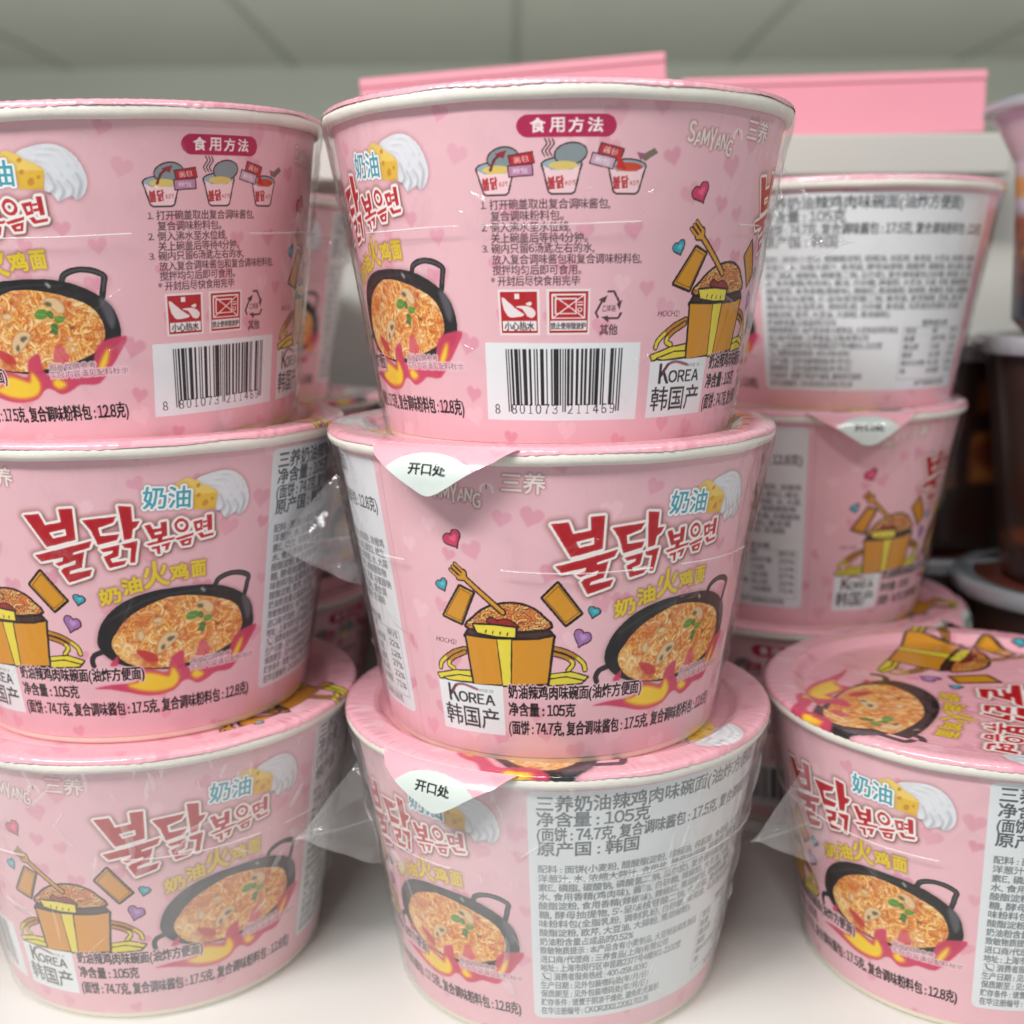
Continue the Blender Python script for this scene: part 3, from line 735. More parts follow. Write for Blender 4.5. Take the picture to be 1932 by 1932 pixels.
def paint_carton(cv, T, sc):
    """open takeaway carton heaped with noodles, fork, flaps, noodle loops and little hearts"""
    ow = .85 * sc
    rnd = random.Random(5)
    def shape(key, col, w=ow, sm=False, pid=6):
        for q in TT(ART[key], T):
            q = smooth_poly(q) if sm else q
            cv.line(q, w * 1.7, DARK, closed=True, pid=pid)
            cv.poly([q], col, pid=pid)
    for q in ART['loops']:
        l = smooth_line(TT([q], T)[0])
        cv.line(l, 1.75 * sc, DARK, pid=6)
        cv.line(l, 1.05 * sc, (188, 128, 40))
        cv.line(l[-len(l) // 2:], 1.05 * sc, (226, 204, 60))
    shape('ynood', (228, 212, 64), ow * .6)
    shape('flap', (212, 146, 34))
    for q in TT(ART['flap'], T):
        c = q.mean(0)
        cv.line(c + (q - c) * .88, .16 * sc, DARK, closed=True, alpha=.8)
    shape('cin', (70, 38, 30))
    md = smooth_poly(TT(ART['mound'], T)[0])
    cv.line(md, ow * 1.7, DARK, closed=True, pid=6)
    x, y, m = cv.mask(edges_of([md]), pad=2)
    sub = Canvas(m.shape[1], m.shape[0], (212, 120, 60))
    for k in range(int(150)):
        a0 = rnd.uniform(0, 3.14)
        cx, cy, r = rnd.uniform(0, sub.w), rnd.uniform(0, sub.h), rnd.uniform(1.2, 3.0) * sc
        pts = np.array([(cx + r * math.cos(a0 + t), cy + r * .6 * math.sin(a0 + t)) for t in np.linspace(0, 2.2, 8)])
        sub.line(pts, .85 * sc, (120, 44, 24))
        sub.line(pts, .55 * sc, rnd.choice([(232, 176, 92), (238, 196, 116), (222, 140, 72)]))
    t = cv.a[y:y + sub.h, x:x + sub.w]
    t += (sub.a - t) * m[..., None]
    # fork stuck into the noodles
    for col, w in ((DARK, 2.1), ((214, 150, 44), 1.15)):
        cv.line(TT(ART['fork'], T)[0], w * sc, col, pid=6)
        p0, p1 = TT(ART['fork'], T)[0]
        d = (p0 - p1) / np.linalg.norm(p0 - p1)
        nrm = np.array([-d[1], d[0]])
        cv.line(np.array([p0 - nrm * 1.25 * sc + d * 1.2 * sc, p0 - d * .2 * sc, p0 + nrm * 1.25 * sc + d * 1.2 * sc]), w * sc, col, pid=6)
        for i in (-1, 0, 1):
            cv.line(np.array([p0 + nrm * 1.25 * i * sc + d * .6 * sc, p0 + nrm * 1.3 * i * sc + d * 4.6 * sc]), w * .6 * sc, col, pid=6)
    shape('csauce', (150, 34, 34), ow * .6, True)
    shape('ctag', (236, 218, 70), ow * .8)
    q = TT(ART['ctag'], T)[0]
    lo, hi = q.min(0), q.max(0)
    for i in range(4):
        p = lo + (hi - lo) * (.3 + .17 * i, .5 + .04 * i)
        cv.line(np.array([p, p + (-.25 * sc, .8 * sc)]), .35 * sc, DARK)
    shape('cbody', (214, 146, 34))
    shape('cband', (232, 214, 66), ow * .5)
    for k, c in (('h_pink', (206, 62, 100)), ('h_teal', (52, 160, 176)), ('h_purp', (160, 112, 168))):
        for q in TT(ART[k], T):
            cv.line(q, .75 * sc, (70, 26, 50), closed=True, pid=6)
            cv.poly([q], c, pid=6)
            c0 = q.mean(0)
            cv.poly([c0 + (q - c0) * .45 + (.3 * sc, -.2 * sc)], tuple(min(255, v + 50) for v in c), alpha=.7, blur=.2 * sc)


def paint_front(cv, T, sc):
    paint_carton(cv, T, sc)
    tpar(cv, "HOCHI!", ART['hochi'][0], T, (76, 50, 52))
    paint_food(cv, T, sc)
    for k, s in (('im1', "图片仅供参考"), ('im2', "实际内容请见配料标示")):
        tpar(cv, s, ART[k][0], T, (150, 104, 116), halo=[((240, 205, 212), int(.4 * sc), 1, .85)])
    paint_cream(cv, T, sc)
    paint_title(cv, T, sc)
    paint_yellow(cv, T, sc)
    # brand line at the top
    dk = [((150, 96, 92), int(.25 * sc), .3 * sc, .8)]
    tpar(cv, "三养", ART['yang'][0], T, (240, 226, 222), bold=max(1, int(.18 * sc)), halo=dk)
    bl, br, tl = [np.array(p) for p in ART['samy'][0]]
    n = len("SAMYANG")
    wid = [1.0, .95, 1.15, 1.0, .95, .95, 1.0]
    hgt = [1.35, .9, 1.05, 1.45, .95, .95, 1.1]
    dz = [.1, -.05, .05, -.2, -.05, .05, -.35]
    acc = 0
    for i, ch in enumerate("SAMYANG"):
        b = bl + (br - bl) * (acc / sum(wid))
        e = bl + (br - bl) * ((acc + wid[i] * .92) / sum(wid))
        acc += wid[i]
        h = 3.9 * hgt[i]
        o = np.array([0, dz[i] * 4.0 - 1.0])
        tilt = np.array([.9, 0])
        tpar(cv, ch, [b + o, e + o, b + o + tilt * .5 + (0, h)], T, (240, 226, 222), bold=max(1, int(.16 * sc)), halo=dk)
    m0 = np.array(br) + (.2, 2.6)
    cv.line(smooth_line(TT([[m0 + p for p in ((0, 0), (.3, 1.6), (1.5, 2.3), (2.7, 1.6), (3.0, 0))]], T)[0]), .62 * sc, (240, 226, 222))
    cv.line(TT([[m0 + (1.5, 2.1), m0 + (1.5, .8)]], T)[0], .3 * sc, (150, 96, 92))
    # bottom lines with a pale keyline
    hl = [((243, 200, 208), int(.45 * sc), 1, .95)]
    tline(cv, "奶油辣鸡肉味碗面(油炸方便面)", T, -14.2, 25.4, 21.9, 26.6, DARK, bold=1, halo=hl)
    tline(cv, "净含量 : 105克", T, -14.4, 5.2, 16.2, 20.8, DARK, bold=1)
    tline(cv, "(面饼 : 74.7克, 复合调味酱包 : 17.5克, 复合调味粉料包 : 12.8克)", T, -14.6, 59.6, 10.0, 14.8, DARK, bold=1)
    # origin panel
    pn = [(-37.0, 25.2), (-15.9, 25.8), (-15.9, 9.4), (-37.0, 9.0)]
    cv.poly(TT([pn], T), (232, 236, 238), pid=3)
    ink = (44, 34, 38)
    tpar(cv, "K", [(-33.6, 18.9), (-30.4, 18.9), (-33.6, 24.3)], T, ink, bold=2)
    tpar(cv, "OREA", [(-30.3, 19.0), (-18.6, 19.0), (-30.3, 22.4)], T, ink, bold=1)
    tpar(cv, "MADE IN", [(-23.4, 23.2), (-18.9, 23.2), (-23.4, 24.2)], T, (120, 116, 120))
    sw = smooth_line(TT([[(-32.4, 21.6), (-31.2, 23.9), (-28.6, 24.8), (-25.6, 24.2), (-23.8, 23.7)]], T)[0])
    cv.line(sw, .5 * sc, (170, 52, 48), alpha=.9, blur=1)
    cv.line(sw[6:] + (0, -.35 * sc), .35 * sc, (60, 66, 110), alpha=.8, blur=1)
    tline(cv, "韩国产", T, -35.6, -17.6, 10.8, 18.0, ink, bold=.5)


def ean13(code):
    Lc = ["0001101", "0011001", "0010011", "0111101", "0100011", "0110001", "0101111", "0111011", "0110111", "0001011"]
    par = ["LLLLLL", "LLGLGG", "LLGGLG", "LLGGGL", "LGLLGG", "LGGLLG", "LGGGLL", "LGLGLG", "LGLGGL", "LGGLGL"]
    R = ["".join('1' if c == '0' else '0' for c in s) for s in Lc]
    G = [s[::-1] for s in R]
    p = par[int(code[0])]
    s = "101" + "".join((Lc if p[i] == 'L' else G)[int(code[1 + i])] for i in range(6)) + "01010" + "".join(R[int(c)] for c in code[7:]) + "101"
    return s


def paint_cooking(cv, T, sc):
    bd = (178, 28, 78)
    a, b = np.array(T(-11.0, 89.9)), np.array(T(10.8, 84.3))
    r = abs(b[1] - a[1]) / 2
    cv.line(np.array([(a[0] + r, a[1] + r), (b[0] - r, a[1] + r)]), 2 * r, bd, pid=7)
    for i, ch in enumerate("食用方法"):
        tpar(cv, ch, [(-7.9 + i * 4.15, 85.5), (-4.7 + i * 4.15, 85.5), (-7.9 + i * 4.15, 88.9)], T, (246, 232, 234), bold=1)
    # three pictures of a bowl: lid open, hot water, sauce
    for k, (c, zt) in enumerate(((-16.4, 76.8), (-1.2, 77.6), (13.7, 77.2))):
        zb = 70.2
        hw = 4.5
        cup = [(c - hw, zt), (c - hw + .4, zt - 1.5), (c - hw + 1.5, zb + .5), (c - hw + 2.2, zb), (c + hw - 2.2, zb), (c + hw - 1.5, zb + .5), (c + hw - .4, zt - 1.5), (c + hw, zt)]
        top = [(c + hw * math.cos(t), zt + 1.7 * math.sin(t)) for t in np.linspace(0, 6.28, 24)]
        if k < 2:
            ang = .5
            lid = [(c + 2.0 + 3.9 * math.cos(t) * math.cos(ang) - 2.5 * math.sin(t) * math.sin(ang), zt + 2.6 + 2.8 * math.sin(t) * math.cos(ang) + 2.6 * math.cos(t) * math.sin(ang)) for t in np.linspace(0, 6.28, 26)]
        for q, col in ([(top, (150, 172, 184))] + ([(lid, (136, 146, 150))] if k < 2 else [])):
            cv.poly(TT([q], T), col)
            cv.line(TT([q], T)[0], .36 * sc, (60, 40, 46), closed=True)
        nd = [(c + .4 + (hw - 1.2) * math.cos(t), zt - .3 + 1.1 * math.sin(t)) for t in np.linspace(0, 6.28, 24)]
        cv.poly(TT([nd], T), (222, 196, 110) if k < 2 else (206, 74, 44))
        cv.poly(TT([[(c - hw, zt - .1)] + cup[1:-1] + [(c + hw, zt - .1), (c + hw * .5, zt - 1.4), (c - hw * .5, zt - 1.4)]], T), (246, 208, 214))
        cv.line(TT([cup], T)[0], .42 * sc, (60, 40, 46))
        tpar(cv, "불닭", [(c - 3.0, 71.4), (c + .6, 71.7), (c - 3.2, 74.4)], T, (178, 44, 50), bold=1)
        tpar(cv, "볶음면", [(c + .8, 72.1), (c + 3.0, 72.4), (c + .8, 73.4)], T, (178, 64, 66))

    def packet(x, z, s, col, rot):
        q = np.array([(-2.75, -1.4), (2.75, -1.4), (2.75, 1.4), (-2.75, 1.4)])
        cs, sn = math.cos(rot), math.sin(rot)
        f = lambda p: (x + (p[0] * cs - p[1] * sn), z + p[0] * sn + p[1] * cs)
        P = TT([[f(p) for p in q]], T)[0]
        cv.poly([P], col)
        cv.line(P, .28 * sc, (70, 40, 50), closed=True)
        tpar(cv, s, [f((-1.7, -.8)), f((1.7, -.8)), f((-1.7, .8))], T, (248, 236, 236))
    packet(-10.2, 79.0, "酱包", (186, 36, 44), .15)
    packet(-10.5, 76.2, "粉包", (190, 132, 168), .06)
    packet(9.8, 80.8, "酱包", (178, 50, 54), -.28)
    packet(8.0, 78.4, "粉包", (204, 168, 190), -.26)
    cv.line(smooth_line(TT([[(-17.4, 76.5), (-16.4, 79.0), (-14.6, 80.6)]], T)[0]), .7 * sc, (116, 46, 50))
    cv.poly(TT([[(-16.2, 80.4), (-13.4, 81.4), (-14.2, 79.2)]], T), (150, 44, 60))
    for i in range(3):
        x = -4.9 + i * .8
        cv.line(smooth_line(TT([[(x, 79.6), (x - .6, 81), (x + .4, 82.6), (x, 84)]], T)[0]), .3 * sc, (50, 36, 42))
    cv.poly(TT([[(10.6, 79.8), (11.3, 78.6), (11.6, 76.6), (13.6, 76.2), (12.6, 78.6), (11.6, 80)]], T), (196, 44, 40))
    cv.poly(TT([[(16.4, 79.4), (20, 81.8), (21, 80.6), (18, 78.4)]], T), (122, 112, 96))
    cv.poly(TT([[(15.8, 80.6), (18.4, 80.2), (16.8, 78.6)]], T), (150, 96, 120))
    ink = (78, 54, 60)
    for s, f0, f1, z0, z1 in (("1.", -20.2, -18.9, 66.3, 69.1), ("打开碗盖取出复合调味酱包,", -18.1, 10.1, 66.1, 69.3), ("复合调味粉料包。", -18.0, -.7, 63.2, 66.4),
                              ("2.", -20.5, -19.1, 60.5, 63.3), ("倒入沸水至水位线,", -18.2, 1.0, 60.3, 63.5), ("关上碗盖后等待4分钟。", -18.2, 5.0, 57.5, 60.7),
                              ("3.", -20.7, -19.2, 55.0, 57.8), ("碗内只留6汤匙左右的水,", -18.3, 6.7, 54.8, 58.0), ("放入复合调味酱包和复合调味粉料包,", -18.3, 19.0, 51.9, 55.1),
                              ("搅拌均匀后即可食用。", -18.3, 3.7, 49.1, 52.3), ("* 开封后尽快食用完毕", -18.9, 3.4, 46.2, 49.4)):
        tline(cv, s, T, f0, f1, z0 + .2, z1 - .25, ink, bold=.22)
    # warning squares
    white, red = (240, 226, 226), (182, 30, 38)
    for x0, x1 in ((-17.3, -6.8), (-4.8, 6.1)):
        cv.poly(TT([[(x0, 45.4), (x1, 45.4), (x1, 33.2), (x0, 33.2)]], T), white, grow=1, pid=8)
        cv.poly(TT([[(x0 + .5, 44.9), (x1 - .5, 44.9), (x1 - .5, 33.7), (x0 + .5, 33.7)]], T), red, pid=8)
        cv.poly(TT([[(x0 + .8, 37.0), (x1 - .8, 37.0), (x1 - .8, 34.3), (x0 + .8, 34.3)]], T), (238, 236, 236), pid=8)
    tline(cv, "小心热水", T, -16.0, -8.2, 34.3, 36.8, ink, bold=.5)
    tline(cv, "禁止使用微波炉", T, -3.9, 5.1, 34.6, 36.5, ink, bold=.5)
    sx, sz = 10.5 / 500, 12.2 / 540
    f = lambda X, Y: (-17.3 + (X - 120) * sx, 45.4 - (Y - 50) * sz)
    for q in ([(160, 150), (180, 140), (260, 210), (340, 280), (430, 340), (410, 365), (340, 375), (250, 375), (200, 320), (170, 240)],
              [(330, 250), (430, 240), (520, 260), (570, 310), (565, 360), (530, 385), (470, 365), (435, 310), (400, 275)],
              [(455, 215), (510, 190), (530, 215), (515, 240), (480, 238)]):
        cv.poly([smooth_poly(TT([[f(*p) for p in q]], T)[0])], white)
    cv.poly(TT([[f(320, 97), f(383, 97), f(383, 160), f(320, 160)]], T), white)
    sx = 10.9 / 520
    g = lambda X, Y: (-4.8 + (X - 695) * sx, 45.4 - (Y - 40) * sz)
    for q in ([(755, 100), (1150, 100), (1150, 380), (755, 380)], [(795, 150), (1045, 150), (1045, 325), (795, 325)]):
        cv.line(TT([[g(*p) for p in q]], T)[0], .42 * sc, white, closed=True)
    for q in ([(770, 105), (1140, 375)], [(1140, 105), (765, 375)], [(1070, 190), (1125, 190)], [(1070, 222), (1125, 222)]):
        cv.line(TT([[g(*p) for p in q]], T)[0], .36 * sc, white)
    cv.line(TT([[g(1090 + 24 * math.cos(t), 280 + 24 * math.sin(t)) for t in np.linspace(0, 6, 10)]], T)[0], .3 * sc, white, closed=True)
    # recycling mark
    sx = 10.9 / 520
    h = lambda X, Y: (7.3 + (X - 1270) * .0212, 45.2 - (Y - 30) * sz)
    for q in ([(1430, 50), (1500, 50), (1575, 180)], [(1600, 310), (1570, 368), (1420, 368)], [(1310, 350), (1285, 300), (1370, 140)]):
        cv.line(TT([[h(*p) for p in q]], T)[0], .62 * sc, ink)
    for q in ([(1545, 200), (1608, 150), (1582, 275)], [(1450, 420), (1440, 340), (1355, 355)], [(1315, 150), (1425, 95), (1390, 190)]):
        cv.poly(TT([[h(*p) for p in q]], T), ink)
    tline(cv, "乙烯基", T, 9.3, 12.9, 39.3, 41.1, ink)
    tline(cv, "其他", T, 8.9, 13.6, 32.9, 35.9, ink, bold=.5)
    # barcode
    cv.poly(TT([[(-21.8, 31.1), (20.5, 30.8), (20.8, 9.0), (-22.7, 9.2)]], T), (234, 237, 240), pid=2)
    s = ean13("8801073211469")
    w = 31.6 / len(s)
    for i, c in enumerate(s):
        if c == '1':
            x = -16.2 + i * w
            lo = 11.6 if (i < 3 or i > 91 or 45 <= i < 50) else 13.4
            cv.poly(TT([[(x, 29.3), (x + w * 1.02, 29.3), (x + w * 1.02, lo), (x, lo)]], T), (26, 24, 27))
    tline(cv, "8", T, -20.2, -18.8, 10.6, 14.1, (34, 32, 36))
    for i, c in enumerate("801073"):
        x = -15.3 + i * 2.32 + (.3 if c == '1' else 0)
        tpar(cv, c, [(x, 11.0), (x + (1.5 if c != '1' else .95), 11.0), (x, 13.8)], T, (34, 32, 36))
    for i, c in enumerate("211469"):
        x = .6 + i * 2.42 + (.3 if c == '1' else 0)
        tpar(cv, c, [(x, 11.0), (x + (1.5 if c != '1' else .95), 11.0), (x, 13.8)], T, (34, 32, 36))


def paint_ingredients(cv, T, sc):
    a, b, c, d = 125.0, 219.5, 93.5, 10.0
    r = 2.0
    q = []
    for cx, cz, t0 in ((b - r, c - r, 0), (a + r, c - r, 90), (a + r, d + r, 180), (b - r, d + r, 270)):
        q += [(cx + r * math.cos(math.radians(t0 + t)), cz + r * math.sin(math.radians(t0 + t))) for t in (0, 30, 60, 90)]
    cv.poly(TT([q], T), (226, 230, 233), pid=1)
    ink = (84, 90, 94)
    x = 127.3
    tline(cv, "三养奶油辣鸡肉味碗面(油炸方便面)", T, x, 201, 86.6, 92.2, ink, bold=1)
    tline(cv, "净含量 : 105克", T, x, 156.5, 81.3, 86.6, ink, bold=1)
    tline(cv, "(面饼 : 74.7克, 复合调味酱包 : 17.5克, 复合调味粉料包 : 12.8克)", T, x, 217.6, 76.2, 81.2, ink, bold=1)
    tline(cv, "原产国 : 韩国", T, x, 154, 71.0, 76.2, ink, bold=1)
    rows = [("配料 : 面饼(小麦粉, 醋酸酯淀粉, 棕榈油, 谷朊粉, 食用盐, 大豆油, 鸡蛋粉, 浓缩鸡", 217.5), ("洋葱汁, 水, 浓缩大蒜汁, 食用盐, 酵母抽提物, 碳酸钾, 碳酸钠, 维生素B2, 维生", 217),
            ("素E, 磷脂, 碳酸钠, 磷酸氢二钠, 瓜尔胶), 复合调味酱包(白砂糖, 鸡肉粉, 水, 大蒜", 217.5), ("水, 食用香精(鸡肉味), 酱油, 白砂糖, 辣椒粉, 大豆油, 大蒜, 洋葱, 辣椒提取物", 216),
            ("酸酯淀粉, 食用香精(辣椒味), 辣椒红, 黑胡椒粉, 咖喱粉, 焦糖色, 乳酸, 谷氨酸钠", 217.5), ("糖, 酵母抽提物, 5'-呈味核苷酸二钠, 食用盐, 麦芽糊精, 芝麻), 复合调", 214),
            ("味粉料包(全脂乳粉, 调制乳粉, 白砂糖, 食用盐, 马苏里拉奶酪粉, 奶油粉", 212), ("酸酯淀粉, 欧芹, 大豆油, 大蒜粉, 黑胡椒粉).", 176),
            ("奶油粉含量占成品的0.52%", 155), ("致敏物质提示 : 本产品含有小麦制品, 大豆制品和乳制品", 180), ("进口商/代理商 : 三养食品(上海)有限公司", 168), ("地址 : 上海市闵行区申昆路2377号4幢901-2102室", 174),
            ("     消费者服务热线 : 400-058-8090", 161), ("生产日期 : 见外包装喷码处(年/月/日)", 162), ("保质期至 : 见外包装喷码处(年/月/日)", 162), ("贮存条件 : 请置于阴凉干燥处, 避免阳光直射.", 167), ("在华注册编号 : CKOR20012206170126", 163)]
    for i, (s, f1) in enumerate(rows):
        z = 66.2 - i * 3.34
        tline(cv, s, T, x + (4 if i == 12 else 0), f1, z - 1.35, z + 1.55, (104, 110, 114), bold=.45)
    z = 66.2 - 12 * 3.34
    cv.line(TT([[(127.5, z + 1.4), (130.4, z + 1.4), (130.4, z - 1.3), (127.5, z - 1.3)]], T)[0], .14 * sc, ink, closed=True)
    cv.line(smooth_line(TT([[(128.1, z + .9), (128.6, z - .4), (129.9, z - .8)]], T)[0]), .5 * sc, ink)
    # nutrition table
    tline(cv, "营养成分表", T, 191, 206, 37.6, 40.4, ink, bold=.5)
    cv.line(TT([[(182.5, 37.2), (217, 37.2), (217, 14.6), (182.5, 14.6)]], T)[0], .14 * sc, ink, closed=True)
    cv.line(TT([[(182.5, 33.9), (217, 33.9)]], T)[0], .12 * sc, ink)
    for i, (n, v, pc) in enumerate((("项目", "每份", "NRV%"), ("能量", "1870千焦", "22%"), ("蛋白质", "7.5克", "12%"), ("脂肪", "16.5克", "27%"), ("碳水化合物", "65.2克", "22%"), ("钠", "1420毫克", "71%"))):
        z = 35.6 - i * 3.5
        tline(cv, n, T, 183.5, 183.5 + 2.5 * len(n), z - 1.3, z + 1.4, ink, bold=.4)
        tline(cv, v, T, 197.5, 197.5 + 1.5 * len(v), z - 1.3, z + 1.4, ink, bold=.4)
        tline(cv, pc, T, 209.5, 216, z - 1.3, z + 1.4, ink, bold=.4)
    tline(cv, "本产品每份105克", T, 192, 212, 11.4, 14.0, ink, bold=.4)


PXMM = 10
U_MIN, Z_MIN, Z_MAX = -135.0, 2.6, 96.0
DEG = 1.117 * PXMM


def make_label_canvas():
    cv = Canvas(int(360 * DEG), int((Z_MAX - Z_MIN) * PXMM), PINK)
    scatter_hearts(cv, 11, 15.0, PXMM)
    T0 = lambda u, z: ((u - U_MIN) * DEG, (Z_MAX - z) * PXMM)
    paint_ingredients(cv, lambda u, z: T0(u, z - 1.4 * (z - 8) / 84), PXMM)
    for off in (61.0, -90.0):
        paint_front(cv, (lambda f, z, o=off: T0(f + o, z)), PXMM)
    paint_cooking(cv, T0, PXMM)
    # glued overlap of the paper sleeve
    x = int((221.9 - U_MIN) * DEG)
    cv.a[:, x:x + 3] *= .90
    return cv


def make_lid_canvas(s=6.0):
    n = int(150 * s)
    cv = Canvas(n, n, (240, 176, 190))
    scatter_hearts(cv, 23, 14.0, s)
    def T(f, z):
        a, b = (f - 38) * 1.117 * 1.3, (z - 34) * 1.3
        X, Y = -45 - .57 * a + .82 * b, -15 - .82 * a - .57 * b
        return ((X + 75) * s, (75 - Y) * s)
    paint_carton(cv, T, s * 1.25)
    paint_food(cv, T, s * 1.3)
    paint_cream(cv, T, s * 1.3)
    paint_title(cv, T, s * 1.25)
    paint_yellow(cv, T, s * 1.25)
    return cv


def make_tab_canvas(s=8.0):
    """pull tab, 52 mm wide and 22 mm deep: pink with the white opening mark"""
    cv = Canvas(int(52 * s), int(22 * s), (240, 176, 190))
    scatter_hearts(cv, 5, 12, s)
    T = lambda x, y: ((x + 26) * s, y * s)
    q = [(x, y) for x, y in ((-13.5, 15.0), (-11.6, 10.6), (-7.0, 6.2), (0, 4.4), (7.0, 6.2), (11.6, 10.6), (13.5, 15.0), (13, 26), (0, 28), (-13, 26))]
    cv.poly([smooth_poly(TT([q], T)[0])], (212, 222, 217), pid=1)
    tpar(cv, "开口处", [(-5.6, 14.0), (5.6, 14.0), (-5.6, 9.4)], T, (36, 40, 42), bold=1)
    return cv
# ------------------------------------------------------------------ materials
M_PRINT = material("printed_paper", rough=0.42, spec=0.22, attr="Col", mottling=(160, .03))
M_RIM = material("uncoated_white_board", S(236, 232, 222), rough=0.55, bump=(420, .00012), mottling=(90, .03))
M_LID = material("glossy_lid_paper", rough=0.26, attr="Col", coat=0.8, bump=(230, .00022))
M_BASE = material("cream_board", S(238, 226, 206), rough=0.35, coat=.4)
M_FILM = film_material("shrink_film", 0.010)
M_SHEEN = film_material("reflection_haze_film", 0.18)  # whiter diffuse mix imitates the white shelf and light reflected in the film
M_EAR = film_material("folded_film", 0.09)
M_SEAM = film_material("film_seam", 0.30, (0.95, 0.93, 0.94))
M_SHELF = material("white_shelf_paint", S(224, 224, 220), rough=0.38, bump=(60, .0001), mottling=(14, .03))
M_PANEL = material("white_back_panel", S(200, 200, 195), rough=0.5, mottling=(9, .03))
M_CARD = material("pink_card", S(238, 158, 176), rough=0.6, mottling=(18, .05))
M_CARDEDGE = material("pink_card_top", S(239, 164, 180), rough=0.6)
M_CEIL = material("ceiling_tile", S(176, 177, 164), rough=0.9, mottling=(3, .06))
M_GRID = material("ceiling_grid", S(152, 154, 143), rough=0.8)
M_WALL = material("far_wall", S(196, 198, 186), rough=0.9, mottling=(1.5, .04))
M_FOIL = material("silver_lid", S(178, 184, 192), rough=0.2, metal=0.25, coat=.4, bump=(120, .0006))
M_DARK = material("dark_printed_board", rough=0.35, attr="Col", coat=.3)

# ------------------------------------------------------------------ the setting


def shelf_mesh():
    """board with a rolled front lip; its rear part sits a little lower than the front liner"""
    prof = [(.226, -.03), (.225, -.004), (.2262, -.001), (.229, 0), (.470, 0), (.474, -.0008), (.496, -.0080), (.500, -.0088), (.7449, -.0088), (.745, -.03)]
    V = np.array([(x, y, z) for y, z in prof for x in (-.75, .75)])
    Q = np.array([(2 * k + 1, 2 * k + 3, 2 * k + 2, 2 * k) for k in range(len(prof) - 1)] + [(0, 2 * len(prof) - 2, 2 * len(prof) - 1, 1)])
    return mesh_np("shelf_board", V, Q[:, ::-1] if False else Q, smooth=False)


tag(link("shelf_board", shelf_mesh(), None, M_SHELF), kind="structure")
tag(link("back_panel", box("back_panel", -0.75, 0.75, 0.722, 0.740, -0.0085, 0.318), None, M_PANEL), kind="structure")
tag(link("wall", box("wall", -9, 9, 9.3, 9.4, -1.2, 1.899), None, M_WALL), kind="structure")
ceil_o = tag(link("ceiling", box("ceiling", -9, 9, -3, 9.3, 1.9, 1.95), None, M_CEIL), kind="structure")
for gx in (-5.0, -3.3, -1.6, 0.06, 1.7, 3.4, 5.1):
    link("grid_bar", box("grid_bar", gx - .022, gx + .022, -3, 9.29, 1.893, 1.8985), ceil_o, M_GRID)
for gy in (0.9, 2.6, 4.3, 6.0):
    link("grid_bar", box("grid_bar", -9, 9, gy - .03, gy + .03, 1.886, 1.8915), ceil_o, M_GRID)

rail = tag(link("shelf_rail", box("shelf_rail", -0.70, 0.279, 0.672, 0.7215, 0.2965, 0.3185, .0015), None, M_PANEL), kind="structure")


def card(x0, x1, z0, z1, y, roll, label):
    t = empty("pink_card", ((x0 + x1) / 2, y, z0))
    t.rotation_euler = (0, roll, 0)
    w = (x1 - x0) / 2
    link("card_face", box("card_face", -w, w, 0, .012, 0, z1 - z0, .0008), t, M_CARD)
    link("folded_edge", box("folded_edge", -w, w, -.0012, -.0002, z1 - z0 - .0045, z1 - z0 + .0004, .0006), t, M_CARDEDGE)
    return tag(t, label, "card", "pink cards on the shelf rail")


card(-0.0805, 0.0915, 0.3190, 0.3590, 0.690, -.075, "pink card standing slightly askew behind the rim of the middle top bowl")
card(0.0985, 0.270, 0.3192, 0.3525, 0.690, -.02, "long pink card standing level on the rail above the blurred bowl stack")

# ------------------------------------------------------------------ noodle bowl
RB, RT, HB = 55.3, 70.1, 98.8
wall_r = lambda z: RB + (RT - RB) * (z - 2.6) / (94.5 - 2.6)


def wrap_parts(cv, nu, z0, z1, rfun, ids):
    """the printed side wall as a fine coloured grid, cut into one mesh per printed part"""
    dz = (z1 - z0) * PXMM / cv.h
    nz = int(round((z1 - z0) / .215))
    u = np.arange(nu) * (360.0 / nu)
    z = np.linspace(z0, z1, nz)
    px = np.clip(((u + 360.0 / nu * 0) / 360 * cv.w).astype(int), 0, cv.w - 2)
    py = np.clip(((Z_MAX - z) * PXMM).astype(int), 0, cv.h - 2)
    c = (cv.a[:-1, :-1] + cv.a[1:, :-1] + cv.a[:-1, 1:] + cv.a[1:, 1:]) / 4
    colr = c[py][:, px]
    pid = cv.id[py][:, px]
    ang = np.radians(u + U_MIN)
    R = rfun(z)
    X = np.stack([R[:, None] * np.sin(ang), -R[:, None] * np.cos(ang), np.repeat(z[:, None], nu, 1)], -1) * MM
    V, Cc = X.reshape(-1, 3), colr.reshape(-1, 3)
    j, i = np.mgrid[0:nz - 1, 0:nu]
    i2 = (i + 1) % nu
    Q = np.stack([j * nu + i, j * nu + i2, (j + 1) * nu + i2, (j + 1) * nu + i], -1).reshape(-1, 4)
    side = ((i + .5) * 360.0 / nu + U_MIN < -10).astype(int).ravel()      # 1 on the half with the second picture
    fid = pid[:-1].reshape(-1).astype(int)
    res = []
    for k, (nm, split) in ids.items():
        for h in ((0, 1) if split else (None,)):
            sel = fid == k
            if h is not None:
                sel &= side == h
            if not sel.any():
                continue
            q = Q[sel]
            used, inv = np.unique(q.ravel(), return_inverse=True)
            res.append((nm, mesh_np(nm, V[used], inv.reshape(-1, 4), Cc[used])))
    return res


